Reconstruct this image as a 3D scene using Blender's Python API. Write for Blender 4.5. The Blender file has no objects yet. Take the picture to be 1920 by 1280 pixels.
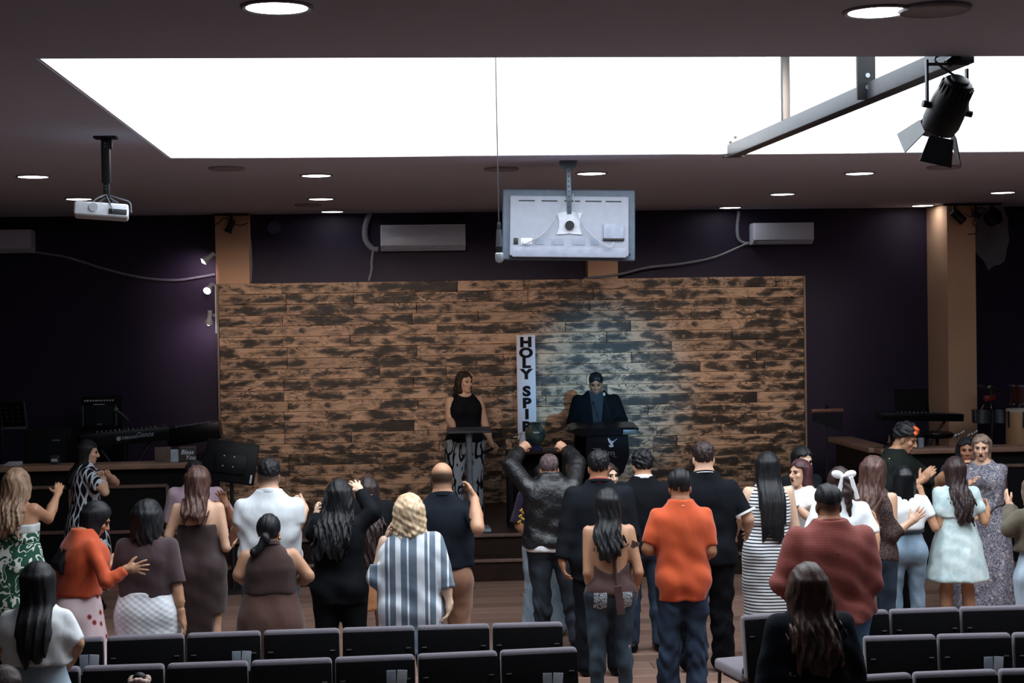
import bpy, bmesh, math, random, time
import numpy as np
from mathutils import Vector, Matrix
R = math.radians
random.seed(7)
S = bpy.context.scene
COL = S.collection

# ---------------------------------------------------------------- camera
CAM_H, F_PX = 2.73, 3000.0
cam_d = bpy.data.cameras.new('camera'); cam = bpy.data.objects.new('camera', cam_d); COL.objects.link(cam)
cam_d.sensor_width = 36; cam_d.lens = F_PX * 36 / 1920; cam_d.clip_start = .05; cam_d.clip_end = 200
CM = Matrix.Rotation(R(-4.7), 4, 'Z') @ Matrix.Rotation(R(90 - 0.97), 4, 'X') @ Matrix.Rotation(R(-0.9), 4, 'Z')
CM.translation = (0, 0, CAM_H)
cam.matrix_world = CM
S.camera = cam

# ---------------------------------------------------------------- light and exposure
W = bpy.data.worlds.new('world'); S.world = W; W.use_nodes = True
bg = W.node_tree.nodes['Background']; bg.inputs['Color'].default_value = (.86, .93, 1, 1); bg.inputs['Strength'].default_value = 6.5
S.view_settings.view_transform = 'Standard'; S.view_settings.look = 'None'
S.view_settings.exposure = 0; S.view_settings.gamma = 1; S.view_settings.use_curve_mapping = False
S.cycles.use_denoising = True
S.cycles.max_bounces = 7; S.cycles.diffuse_bounces = 5; S.cycles.glossy_bounces = 3; S.cycles.transmission_bounces = 5
S.cycles.sample_clamp_indirect = 6; S.cycles.caustics_reflective = False; S.cycles.caustics_refractive = False

# room numbers (metres; camera over the origin, +Y towards the stage wall)
CEIL, WALL_Y, BACK_Y, XL, XR = 3.99, 19.62, -2.5, -9.5, 11.0
SKX0, SKX1, SKY0, SKY1, SKH = -1.62, 7.6, 7.85, 12.72, 2.2
STAGE_Z, STAGE_Y = .45, 16.65
PANEL_Y = 19.28

def area(name, loc, rot, sx, sy, power, color, portal=False):
    l = bpy.data.lights.new(name, 'AREA'); l.shape = 'RECTANGLE'; l.size = sx; l.size_y = sy; l.energy = power; l.color = color
    o = bpy.data.objects.new(name, l); o.location = loc; o.rotation_euler = rot; COL.objects.link(o)
    if portal: l.cycles.is_portal = True
    return o
area('skylight_portal', ((SKX0+SKX1)/2, (SKY0+SKY1)/2, CEIL+SKH-.02), (0, 0, 0), SKX1-SKX0, SKY1-SKY0, 1, (1, 1, 1), True)

# ---------------------------------------------------------------- pixel <-> space (photo taken as 1920x1280)
def ray(px, py):
    d = CM.to_3x3() @ Vector(((px - 960) / F_PX, -(py - 640) / F_PX, -1))
    return d
def on_y(px, py, y):
    d = ray(px, py); return Vector((0, 0, CAM_H)) + d * (y / d.y)
def on_z(px, py, z):
    d = ray(px, py); return Vector((0, 0, CAM_H)) + d * ((z - CAM_H) / d.z)
def at_d(px, py, dep):
    return Vector((0, 0, CAM_H)) + ray(px, py) * dep

# ---------------------------------------------------------------- object helpers
def tag(o, label=None, cat=None, group=None, kind=None):
    if label: o['label'] = label
    if cat: o['category'] = cat
    if group: o['group'] = group
    if kind: o['kind'] = kind
    return o
def empty(name, loc, label, cat, group=None, rz=0):
    o = bpy.data.objects.new(name, None); COL.objects.link(o); o.location = loc; o.rotation_euler = (0, 0, rz)
    o.empty_display_size = .1
    return tag(o, label, cat, group)
def link(name, me, mat=None, parent=None, loc=None):
    o = bpy.data.objects.new(name, me); COL.objects.link(o)
    if mat is not None:
        me.materials.clear(); me.materials.append(mat)
    if parent is not None: o.parent = parent
    if loc is not None: o.location = loc
    return o
def copy_tree(o, parent=None):
    c = o.copy(); COL.objects.link(c)
    if parent is not None: c.parent = parent
    for ch in o.children: copy_tree(ch, c)
    return c

class MB:
    """collects shapes into one mesh"""
    def __init__(s): s.bm = bmesh.new()
    def _xf(s, vs, M):
        for v in vs: v.co = M @ v.co
    def box(s, c, d, rot=None, bev=0, seg=2):
        r = bmesh.ops.create_cube(s.bm, size=1); vs = r['verts']
        for v in vs: v.co = Vector((v.co.x*d[0], v.co.y*d[1], v.co.z*d[2]))
        if bev:
            es = list({e for v in vs for e in v.link_edges})
            rr = bmesh.ops.bevel(s.bm, geom=es, offset=bev, segments=seg, affect='EDGES', profile=.6)
            vs = list({v for f in rr['faces'] for v in f.verts} | {v for v in vs if v.is_valid})
        M = Matrix.Translation(Vector(c)) @ (rot.to_4x4() if rot is not None else Matrix())
        s._xf(vs, M); return s
    def cyl(s, a, b, r1, r2=None, n=14, cap=True):
        a, b = Vector(a), Vector(b); r2 = r1 if r2 is None else r2
        L = (b - a).length
        r = bmesh.ops.create_cone(s.bm, cap_ends=cap, segments=n, radius1=r1, radius2=r2, depth=L)
        q = Vector((0, 0, 1)).rotation_difference((b - a).normalized()).to_matrix().to_4x4()
        s._xf(r['verts'], Matrix.Translation((a + b) / 2) @ q); return s
    def sph(s, c, r, n=14, rot=None):
        rr = (r, r, r) if not hasattr(r, '__len__') else r
        q = bmesh.ops.create_uvsphere(s.bm, u_segments=n, v_segments=max(6, n*2//3), radius=1)
        M = Matrix.Translation(Vector(c)) @ (rot.to_4x4() if rot is not None else Matrix()) @ Matrix.Diagonal((*rr, 1))
        s._xf(q['verts'], M); return s
    def lathe(s, prof, c=(0, 0, 0), n=24, rot=None):
        M = Matrix.Translation(Vector(c)) @ (rot.to_4x4() if rot is not None else Matrix())
        rings = []
        for r, z in prof:
            rings.append([s.bm.verts.new(M @ Vector((r*math.cos(2*math.pi*i/n), r*math.sin(2*math.pi*i/n), z))) for i in range(n)])
        for A, B in zip(rings, rings[1:]):
            for i in range(n): s.bm.faces.new((A[i], A[(i+1) % n], B[(i+1) % n], B[i]))
        s.bm.faces.new(rings[0][::-1]); s.bm.faces.new(rings[-1]); return s
    def tube(s, pts, r, n=8):
        pts = [Vector(p) for p in pts]; rings = []; up = None
        for i, p in enumerate(pts):
            t = (pts[min(i+1, len(pts)-1)] - pts[max(i-1, 0)]).normalized()
            if up is None:
                up = t.orthogonal().normalized()
            up = (up - t * up.dot(t)).normalized(); w = t.cross(up)
            rings.append([s.bm.verts.new(p + (up*math.cos(2*math.pi*k/n) + w*math.sin(2*math.pi*k/n))*r) for k in range(n)])
        for A, B in zip(rings, rings[1:]):
            for k in range(n): s.bm.faces.new((A[k], A[(k+1) % n], B[(k+1) % n], B[k]))
        s.bm.faces.new(rings[0][::-1]); s.bm.faces.new(rings[-1]); return s
    def prism(s, poly, d, M=None):
        """poly: 2D points in XZ, extruded along Y from 0 to d"""
        M = M or Matrix()
        A = [s.bm.verts.new(M @ Vector((x, 0, z))) for x, z in poly]; B = [s.bm.verts.new(M @ Vector((x, d, z))) for x, z in poly]
        n = len(poly)
        for i in range(n): s.bm.faces.new((A[i], A[(i+1) % n], B[(i+1) % n], B[i]))
        s.bm.faces.new(A[::-1]); s.bm.faces.new(B); return s
    def build(s, name, mat, parent=None, loc=None, smooth=35):
        bmesh.ops.recalc_face_normals(s.bm, faces=s.bm.faces)
        me = bpy.data.meshes.new(name); s.bm.to_mesh(me); s.bm.free()
        if smooth:
            me.polygons.foreach_set('use_smooth', [True]*len(me.polygons))
            me.set_sharp_from_angle(angle=R(smooth))
        return link(name, me, mat, parent, loc)

def curve_pts(ctrl, n=24):
    """Catmull-Rom through control points"""
    P = [Vector(c) for c in ctrl]; P = [P[0]*2 - P[1]] + P + [P[-1]*2 - P[-2]]; out = []
    m = len(P) - 3
    for i in range(m):
        k = max(2, n // m)
        for j in range(k):
            t = j / k; a, b, c, d = P[i:i+4]
            out.append(.5*((2*b) + (c-a)*t + (2*a-5*b+4*c-d)*t*t + (3*b-a-3*c+d)*t**3))
    out.append(P[-2]); return out

# ---------------------------------------------------------------- materials
def srgb(h):
    if isinstance(h, str):
        h = h.lstrip('#'); h = [int(h[i:i+2], 16) for i in (0, 2, 4)]
    return tuple(((c/255)/12.92 if c/255 <= .04045 else ((c/255+.055)/1.055)**2.4) for c in h)
class NT:
    def __init__(s, name):
        s.m = bpy.data.materials.new(name); s.m.use_nodes = True; s.t = s.m.node_tree; s.b = s.t.nodes['Principled BSDF']
    def n(s, typ, **kw):
        nd = s.t.nodes.new(typ)
        for k, v in kw.items():
            if k.startswith('i_'):
                key = k[2:]; key = int(key) if key.isdigit() else key.replace('_', ' ')
                if isinstance(v, bpy.types.NodeSocket): s.t.links.new(v, nd.inputs[key])
                else: nd.inputs[key].default_value = v
            else: setattr(nd, k, v)
        return nd
    def l(s, a, b): s.t.links.new(a, b)
    def math(s, op, a, b=None, c=None, clamp=False):
        nd = s.n('ShaderNodeMath', operation=op, use_clamp=clamp)
        for i, v in enumerate((a, b, c)):
            if v is None: continue
            if isinstance(v, bpy.types.NodeSocket): s.l(v, nd.inputs[i])
            else: nd.inputs[i].default_value = v
        return nd.outputs[0]
    def mix(s, f, a, b):
        nd = s.n('ShaderNodeMix', data_type='RGBA')
        for i, v in ((0, f), (6, a), (7, b)):
            if isinstance(v, bpy.types.NodeSocket): s.l(v, nd.inputs[i])
            elif i == 0: nd.inputs[0].default_value = v
            else: nd.inputs[i].default_value = (*v[:3], 1)
        return nd.outputs[2]
    def ramp(s, f, stops, interp='LINEAR'):
        nd = s.n('ShaderNodeValToRGB'); s.l(f, nd.inputs[0]); cr = nd.color_ramp; cr.interpolation = interp
        while len(cr.elements) < len(stops): cr.elements.new(.5)
        for e, (p, c) in zip(cr.elements, stops):
            e.position = p; e.color = (*c[:3], 1) if hasattr(c, '__len__') else (c, c, c, 1)
        return nd.outputs[0]
    def obj(s): return s.n('ShaderNodeTexCoord').outputs['Object']
    def mapped(s, v, scale=(1, 1, 1), loc=(0, 0, 0), rot=(0, 0, 0)):
        nd = s.n('ShaderNodeMapping'); s.l(v, nd.inputs[0]); nd.inputs['Scale'].default_value = scale
        if isinstance(loc, bpy.types.NodeSocket): s.l(loc, nd.inputs['Location'])
        else: nd.inputs['Location'].default_value = loc
        nd.inputs['Rotation'].default_value = rot
        return nd.outputs[0]
    def noise(s, v, scale=5, detail=3, rough=.5, dist=0):
        nd = s.n('ShaderNodeTexNoise'); s.l(v, nd.inputs['Vector']); nd.inputs['Scale'].default_value = scale
        nd.inputs['Detail'].default_value = detail; nd.inputs['Roughness'].default_value = rough; nd.inputs['Distortion'].default_value = dist
        return nd.outputs[0]
    def bump(s, h, strength=.3, dist=.01):
        nd = s.n('ShaderNodeBump'); s.l(h, nd.inputs['Height']); nd.inputs['Strength'].default_value = strength; nd.inputs['Distance'].default_value = dist
        s.l(nd.outputs[0], s.b.inputs['Normal'])
    def col(s, c):
        if isinstance(c, bpy.types.NodeSocket): s.l(c, s.b.inputs['Base Color'])
        else: s.b.inputs['Base Color'].default_value = (*c[:3], 1)
        return s
    def set(s, rough=.6, metal=0, spec=None, sheen=0):
        s.b.inputs['Roughness'].default_value = rough; s.b.inputs['Metallic'].default_value = metal
        if spec is not None: s.b.inputs['Specular IOR Level'].default_value = spec
        if sheen: s.b.inputs['Sheen Weight'].default_value = sheen
        return s
MC = {}
def plain(name, c, rough=.6, metal=0, spec=None, var=.12, scale=18, bump=0):
    """one colour with slight procedural variation"""
    if name in MC: return MC[name]
    t = NT(name); c = srgb(c) if isinstance(c, (str, list)) else c
    n = t.noise(t.obj(), scale, 4)
    if spec is None and metal == 0 and max(c) < .025: spec = .15
    lo = tuple(x*(1-var) for x in c); hi = tuple(min(1, x*(1+var)) for x in c)
    t.col(t.ramp(n, [(.3, lo), (.7, hi)])); t.set(rough, metal, spec)
    if bump: t.bump(n, bump, .01)
    MC[name] = t.m; return t.m
def emit(name, c, e):
    if name in MC: return MC[name]
    t = NT(name); t.col((.8, .8, .8)); t.b.inputs['Emission Color'].default_value = (*c, 1); t.b.inputs['Emission Strength'].default_value = e
    MC[name] = t.m; return t.m
def glass(name, c=(1, 1, 1), rough=.02):
    if name in MC: return MC[name]
    t = NT(name); t.col(c); t.set(rough); t.b.inputs['Transmission Weight'].default_value = 1; t.b.inputs['IOR'].default_value = 1.45
    MC[name] = t.m; return t.m
def text(name, body, mat, parent, loc, rot, size, bold=0, depth=.001, ax='CENTER', sx=1, space=1, shear=0):
    c = bpy.data.curves.new(name, 'FONT'); c.body = body; c.size = size; c.extrude = depth; c.offset = bold; c.align_x = ax; c.align_y = 'CENTER'
    c.space_character = space; c.resolution_u = 4
    c.shear = shear; tmp = bpy.data.objects.new('lettering_curve', c); COL.objects.link(tmp)
    me = bpy.data.meshes.new_from_object(tmp.evaluated_get(bpy.context.evaluated_depsgraph_get())); bpy.data.objects.remove(tmp); bpy.data.curves.remove(c)
    me.name = name; o = link(name, me, mat, parent, loc); o.rotation_euler = rot; o.scale = (sx, 1, 1)
    return o
# ================================================================ THE SETTING
def M_wall():
    t = NT('dark_purple_paint'); o = t.obj()
    n = t.noise(t.mapped(o, (1, 1, 1)), 1.3, 5, .6); f = t.noise(o, 60, 3)
    t.col(t.mix(n, srgb('#291f35'), srgb('#31253e'))); t.set(.55, spec=.3); t.bump(f, .15, .004); return t.m
def M_ceil():
    t = NT('ceiling_paint'); o = t.obj(); n = t.noise(o, .9, 4); f = t.noise(o, 45, 3)
    t.col(t.mix(n, srgb('#d2d7ec'), srgb('#dadeee'))); t.set(.8, spec=.2); t.bump(f, .12, .004); return t.m
def M_plaster():
    t = NT('white_plaster'); o = t.obj(); n = t.noise(o, 3.5, 6, .65); f = t.noise(o, 22, 5, .7)
    t.col(t.mix(t.ramp(n, [(.35, 0), (.7, 1)]), srgb('#e9ebed'), srgb('#f6f7f8'))); t.set(.85, spec=.2); t.bump(f, .5, .02); return t.m
def M_planks(name, a, b):
    t = NT(name); o = t.obj(); r = t.n('ShaderNodeObjectInfo').outputs['Random']
    off = t.n('ShaderNodeCombineXYZ'); t.l(t.math('MULTIPLY', r, 37.), off.inputs[0]); t.l(t.math('MULTIPLY', r, 91.), off.inputs[1])
    n = t.noise(t.mapped(o, (1.2, 26, 1), off.outputs[0]), 3, 5, .6, .6)
    c = t.mix(n, a, b); sh = t.math('ADD', t.math('MULTIPLY', r, .5), .75)
    hs = t.n('ShaderNodeHueSaturation'); t.l(c, hs.inputs['Color']); t.l(sh, hs.inputs['Value'])
    t.col(hs.outputs[0]); t.set(.42, spec=.4); t.bump(n, .08, .003); return t.m
mw, mc, mpl = M_wall(), M_ceil(), M_plaster()
tan_paint = plain('tan_paint', '#e8b896', .7, spec=.2, var=.05, scale=2)
wood_trim = plain('brown_wood_trim', '#6b5147', .5, var=.25, scale=9)
black = plain('black_metal', '#121214', .45, spec=.5)
black_matte = plain('black_matte', '#0b0b0d', .75, spec=.2)
white_plastic = plain('white_plastic', '#dfe3ea', .35)
steel = plain('steel', '#a9b0b8', .3, 1)
grey_conduit = plain('grey_conduit', '#8d8c94', .5)

def struct(name, mb, mat, parent=None):
    o = mb.build(name, mat, parent); 
    if parent is None: o['kind'] = 'structure'
    return o
floor_mat = M_planks('laminate_floor', srgb('#967768'), srgb('#755a4f'))
fl = struct('floor', MB().box(((XL+XR)/2, (BACK_Y+WALL_Y)/2, -.06), (XR-XL, WALL_Y-BACK_Y, .1)), M_planks('laminate_underlay', srgb('#4c3c35'), srgb('#3c2f2a')))
# laminate boards, laid in rows across the hall
pm = {}
def box_mesh(key, d, bev=.0):
    if key not in pm:
        mb = MB().box((0, 0, 0), d, bev=bev, seg=1); me = bpy.data.meshes.new('board'); mb.bm.to_mesh(me); mb.bm.free(); pm[key] = me
    return pm[key]
rng = random.Random(3)
y = 8.6; i = 0
while y < 16.5:
    x = -4.4 - rng.random()*1.6
    while x < 7.2:
        o = bpy.data.objects.new('floor_plank', box_mesh('fp', (1.795, .245, .012), .003)); COL.objects.link(o)
        if not o.data.materials: o.data.materials.append(floor_mat)
        o.parent = fl; o.location = (x+.9, y+.125, -.006 + rng.uniform(-.0006, .0006)); x += 1.8
    y += .25; i += 1
# board-toned underlay away from the boards
struct('wall_stage', MB().box(((XL+XR)/2, WALL_Y+.1, CEIL/2), (XR-XL+.4, .2, CEIL+.1)), mw)
struct('wall_left', MB().box((XL-.1, (BACK_Y+WALL_Y)/2, CEIL/2), (.2, WALL_Y-BACK_Y+.4, CEIL+.1)), mw)
struct('wall_right', MB().box((XR+.1, (BACK_Y+WALL_Y)/2, CEIL/2), (.2, WALL_Y-BACK_Y+.4, CEIL+.1)), mw)
struct('wall_rear', MB().box(((XL+XR)/2, BACK_Y-.1, CEIL/2), (XR-XL+.4, .2, CEIL+.1)), mw)
# ceiling slabs round the skylight opening (shaft rises to an open glazed roof)
T = .12
ce = MB()
ce.box(((XL+XR)/2, (BACK_Y+SKY0)/2, CEIL+T/2), (XR-XL, SKY0-BACK_Y, T))
ce.box(((XL+XR)/2, (SKY1+WALL_Y)/2, CEIL+T/2), (XR-XL, WALL_Y-SKY1, T))
ce.box(((XL+SKX0)/2, (SKY0+SKY1)/2, CEIL+T/2), (SKX0-XL, SKY1-SKY0, T))
ce.box(((SKX1+XR)/2, (SKY0+SKY1)/2, CEIL+T/2), (XR-SKX1, SKY1-SKY0, T))
struct('ceiling', ce, mc)
sh = MB(); cx, cy, h = (SKX0+SKX1)/2, (SKY0+SKY1)/2, SKH-T+.02
def shaftwall(c, d):
    sh.box(c, d)
zc = CEIL + .004 + SKH/2
shaftwall((cx, SKY1+.05-.012, zc), (SKX1-SKX0+.2, .1, SKH)); shaftwall((cx, SKY0-.05+.012, zc), (SKX1-SKX0+.2, .1, SKH))
shaftwall((SKX0-.05+.012, cy, zc), (.1, SKY1-SKY0, SKH)); shaftwall((SKX1+.05-.012, cy, zc), (.1, SKY1-SKY0, SKH))
struct('wall_skylight', sh, mpl)
# stage, its step and the wood panelled wall behind it
dark_wood = plain('dark_stained_wood', '#2a1d19', .45, var=.3, scale=7)
stage_x0, stage_x1 = on_y(392, 900, STAGE_Y).x - .05, on_y(1560, 900, STAGE_Y).x
st = struct('floor_stage', MB().box(((stage_x0+stage_x1)/2, (STAGE_Y+WALL_Y)/2, STAGE_Z/2-.015), (stage_x1-stage_x0, WALL_Y-STAGE_Y, STAGE_Z-.03)), dark_wood)
MB().box(((stage_x0+stage_x1)/2, (STAGE_Y+WALL_Y)/2-.02, STAGE_Z-.015), (stage_x1-stage_x0+.02, WALL_Y-STAGE_Y+.02, .03), bev=.006).build('stage_deck', plain('stage_deck', '#2c2220', .4, var=.2), st)
MB().box(((stage_x0+stage_x1)/2, STAGE_Y-.03, STAGE_Z-.02), (stage_x1-stage_x0+.02, .03, .035), bev=.008).build('nosing', wood_trim, st)
MB().box(((stage_x0+stage_x1)/2, STAGE_Y-.17, .11), (stage_x1-stage_x0, .34, .22)).build('step', dark_wood, st)
MB().box(((stage_x0+stage_x1)/2, STAGE_Y-.355, .215), (stage_x1-stage_x0+.02, .03, .035), bev=.008).build('step_nosing', wood_trim, st)

# charred plank wall: every plank a piece of its own
def M_char():
    t = NT('charred_pine'); o = t.obj(); r = t.n('ShaderNodeObjectInfo').outputs['Random']
    off = t.n('ShaderNodeCombineXYZ'); t.l(t.math('MULTIPLY', r, 53.), off.inputs[0]); t.l(t.math('MULTIPLY', r, 17.), off.inputs[2])
    def mp(sx, sz): return t.mapped(o, (sx, 1, sz), off.outputs[0])
    # growth-ring figure: long bands warped by noise
    warp = t.noise(mp(1.6, 7), 1.5, 2.5, .5, .5)
    band = t.math('SINE', t.math('MULTIPLY', warp, 95.))
    fine = t.noise(mp(3, 90), 2.5, 3)
    ring = t.ramp(band, [(.45, 0), (.9, 1)])
    base = t.mix(fine, srgb('#d8b496'), srgb('#b68e72'))
    zone = t.ramp(t.noise(mp(1.1, 4), 1.5, 2), [(.44, .12), (.58, .95)])
    base = t.mix(t.math('MULTIPLY', zone, ring), base, srgb('#3b241a'))
    # torch scorches: soft dark blots, a few on each board
    sc = t.noise(mp(2.7, 6.5), 1.7, 3.5, .6, .45); sc2 = t.noise(mp(.8, 1.0), 1.3, 1)
    m = t.math('ADD', sc, t.math('MULTIPLY', t.math('SUBTRACT', sc2, .5), .6))
    so = t.n('ShaderNodeSeparateXYZ'); t.l(o, so.inputs[0]); ez = t.math('DIVIDE', so.outputs[2], .064)
    m = t.math('ADD', m, t.math('SUBTRACT', .06, t.math('MULTIPLY', t.math('MULTIPLY', ez, ez), .15)))
    c = t.mix(t.ramp(m, [(.41, 0), (.49, .35), (.57, .85), (.66, .97)]), base, srgb('#17100e'))
    # knots
    vo = t.n('ShaderNodeTexVoronoi', feature='F1'); t.l(mp(3.0, 3.0), vo.inputs['Vector']); vo.inputs['Scale'].default_value = 2.1
    kd = vo.outputs['Distance']
    c = t.mix(t.ramp(kd, [(.0, 1), (.045, 1), (.07, 0)]), c, srgb('#2a1710'))
    c = t.mix(t.ramp(kd, [(.06, 0), (.075, .7), (.10, .7), (.13, 0)]), c, srgb('#c9a584'))
    hs = t.n('ShaderNodeHueSaturation'); t.l(c, hs.inputs['Color']); t.l(t.math('ADD', t.math('MULTIPLY', r, .4), .85), hs.inputs['Value'])
    t.col(hs.outputs[0]); t.set(.5, spec=.35); t.bump(t.math('ADD', fine, t.math('MULTIPLY', ring, -.5)), .25, .004); return t.m
mchar = M_char()
pl0, pl1 = on_y(409, 530, PANEL_Y), on_y(1506, 519, PANEL_Y)
PX0, PX1, PTOP = pl0.x, pl1.x, (pl0.z + pl1.z)/2
pw = struct('wall_plank_panel', MB().box(((PX0+PX1)/2, PANEL_Y+.06, (PTOP+STAGE_Z)/2), (PX1-PX0, .05, PTOP-STAGE_Z)), plain('plank_backing', '#4a382e', .9))
rows = 21; rh = (PTOP-STAGE_Z)/rows; rng = random.Random(11)
for k in range(rows):
    x = PX0
    first = True
    while x < PX1-.01:
        L = rng.choice([.8, 1.55, 2.1, 2.6, 3.1, 3.6]) if not first else rng.choice([.75, .8, 1.9, 2.6])
        first = False
        e = min(PX1, x+L)
        if PX1-e < .3: e = PX1
        o = MB().box((0, 0, 0), (e-x-.003, .022, rh-.0035), bev=.0045, seg=1).build('plank', mchar, pw, smooth=0)
        o.location = ((x+e)/2, PANEL_Y+.011+rng.uniform(-.003, .003), STAGE_Z+rh*(k+.5)); x = e
for xx, nm in ((PX0-.012, 'edge_strip'), (PX1+.012, 'edge_strip')):
    MB().box((xx, PANEL_Y+.03, (PTOP+STAGE_Z)/2), (.024, .09, PTOP-STAGE_Z), bev=.003).build(nm, plain('strip_wood', '#8b7565', .5), pw)

# tan pillars against the stage wall
def pillar(px0, px1, yf, side=None):
    a, b = on_y(px0, 470, yf).x, on_y(px1, 470, yf).x
    return struct('trim_pillar', MB().box(((a+b)/2, (yf+WALL_Y)/2+.01, CEIL/2), (b-a, WALL_Y-yf+.02, CEIL)), tan_paint)
pillar(404, 467, 19.36); pillar(1102, 1158, 19.36); pillar(1776, 1829, 18.9)
# bare plaster repair patch beside the far pillar
pp = on_y(1858, 430, WALL_Y)
def blob_poly(n, rx, rz, seed):
    g = random.Random(seed); return [(rx*math.cos(2*math.pi*i/n)*g.uniform(.8, 1.1), rz*math.sin(2*math.pi*i/n)*g.uniform(.85, 1.08)) for i in range(n)]
MB().prism(blob_poly(22, .25, .5, 4), .008, Matrix.Translation((pp.x, WALL_Y-.007, pp.z))).build('plaster_patch', plain('bare_plaster', '#8b8b93', .9, var=.15, scale=6), bpy.data.objects['wall_stage'])

# low panelled walls with a wooden ledge that close off the band areas
def half_wall(name, x0, x1, yf, top, idx):
    o = struct(name, MB().box(((x0+x1)/2, yf+.08, (top-.05)/2), (x1-x0, .16, top-.05)), plain('half_wall_black', '#121013', .6))
    MB().box(((x0+x1)/2, yf+.07, top-.028), (x1-x0+.06, .34, .055), bev=.012).build('ledge', plain('ledge_wood', '#8a6a58', .4, var=.2, scale=5), o)
    return o
LEDGE_Y = 16.62
lt = on_y(120, 871, LEDGE_Y).z
xl1 = on_y(352, 868, LEDGE_Y).x
hl = half_wall('wall_band_left', XL, xl1, LEDGE_Y, lt, 1)
def frame(x0, x1, z0, z1, yf, par):
    for c, d in ((((x0+x1)/2, z1), (x1-x0, .035)), (((x0+x1)/2, z0), (x1-x0, .035))):
        MB().box((c[0], yf-.012, c[1]), (d[0], .024, d[1]), bev=.006).build('moulding', wood_trim, par)
    for x in (x0, x1):
        MB().box((x, yf-.012, (z0+z1)/2), (.035, .024, z1-z0), bev=.006).build('moulding', wood_trim, par)
frame(on_y(150, 912, LEDGE_Y).x, on_y(314, 912, LEDGE_Y).x, on_y(260, 996, LEDGE_Y).z, on_y(260, 911, LEDGE_Y).z, LEDGE_Y, hl)
frame(on_y(-160, 912, LEDGE_Y).x, on_y(132, 912, LEDGE_Y).x, on_y(60, 999, LEDGE_Y).z, on_y(60, 914, LEDGE_Y).z, LEDGE_Y, hl)
rt = on_y(1800, 838, LEDGE_Y).z
xr0 = on_y(1652, 838, LEDGE_Y).x
hr = half_wall('wall_band_right', xr0, XR, LEDGE_Y, rt, 2)
frame(on_y(1884, 872, LEDGE_Y).x, on_y(2100, 872, LEDGE_Y).x, on_y(1900, 985, LEDGE_Y).z, on_y(1900, 872, LEDGE_Y).z, LEDGE_Y, hr)
# side return of the right ledge, running back to the wall
MB().box((xr0+.06, LEDGE_Y+.9, (rt-.05)/2), (.12, 1.6, rt-.05)).build('return_wall', MC['half_wall_black'], hr)
MB().box((xr0+.06, LEDGE_Y+.95, rt-.028), (.3, 1.6, .055), bev=.012).build('ledge', MC['ledge_wood'], hr)
# raised band floors behind the half walls
BAND_Z = .6
struct('floor_band_left', MB().box(((XL+stage_x0)/2, (LEDGE_Y+.16+WALL_Y)/2, BAND_Z/2), (stage_x0-XL, WALL_Y-LEDGE_Y-.16, BAND_Z)), dark_wood)
struct('floor_band_right', MB().box(((xr0+.12+XR)/2, (LEDGE_Y+.16+WALL_Y)/2, BAND_Z/2), (XR-xr0-.12, WALL_Y-LEDGE_Y-.16, BAND_Z)), dark_wood)

# ================================================================ CEILING FIXTURES
lens = emit('led_lens', (.93, .97, 1), 13)
ring_m = plain('lamp_ring', '#8d8a90', .5)
LAMPS = [(519, 12), (1646, 20), (62, 330), (148, 372), (593, 328), (602, 372), (623, 396), (1109, 324), (1612, 324), (1467, 363), (1369, 391), (1730, 388), (1880, 360)]
LAMPLAB = ['large round downlight before the skylight, on the projector side',
 'round ceiling downlight nearest the flat dark ceiling speaker before the skylight', 'leftmost round downlight behind the skylight, outward of the projector pole',
 'round downlight just beside the white projector', 'front one of the three downlights in a row above the plank wall end', 'middle one of the three close downlights above the plank wall end',
 'rear one of the three close downlights, nearest the dark stage wall', 'round downlight just beside the ceiling mount of the hung television',
 'round downlight under the barn-door stage light, close behind the skylight', 'round downlight between the television and the far pillar, mid ceiling',
 'round downlight above the pipe of the air conditioner by the far pillar', 'round downlight just in front of the tan pillar by the drums', 'rightmost round downlight behind the skylight, at the picture edge']
lamp0 = None
for (px, py), lb in zip(LAMPS, LAMPLAB):
    p = on_z(px, py, CEIL)
    if p.y > WALL_Y-.45: p = on_y(px, py, WALL_Y-.45); p.z = CEIL
    if lamp0 is None:
        lamp0 = o = empty('ceiling_lamp', p, lb, 'ceiling lamp', 'round ceiling downlights')
        MB().lathe([(.125, .004), (.148, .004), (.148, -.006), (.138, -.012), (.125, -.008)], n=36).build('ring', ring_m, o)
        MB().lathe([(.0, .0), (.128, .0), (.128, -.008), (.001, -.009)], n=36).build('diffuser', lens, o)
    else:
        o = copy_tree(lamp0); o.location = p
    o['label'] = lb
for px, py in ((0, .8), (0, 4.2), (-4, 2.5), (4.5, 2.5), (-4, -1), (4.5, -1), (-7.5, 2), (8.5, 2), (2.2, -1.8), (-2.2, -1.8), (-7.5, 6), (9, 6), (-2.2, 2.5), (2.6, 2.5), (-2.2, -.6), (2.6, -.6), (-5.5, 4.5), (6.5, 4.5), (-5.5, 0), (6.5, 0)):
    o = copy_tree(lamp0); o.location = (px, py, CEIL); o['label'] = 'added round fill downlight over the rear of the hall, out of the picture'; o['group'] = 'added rear hall fill downlights'  # extra unseen lamps added over the rear hall to raise the ambient light
sp0 = None
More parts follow.
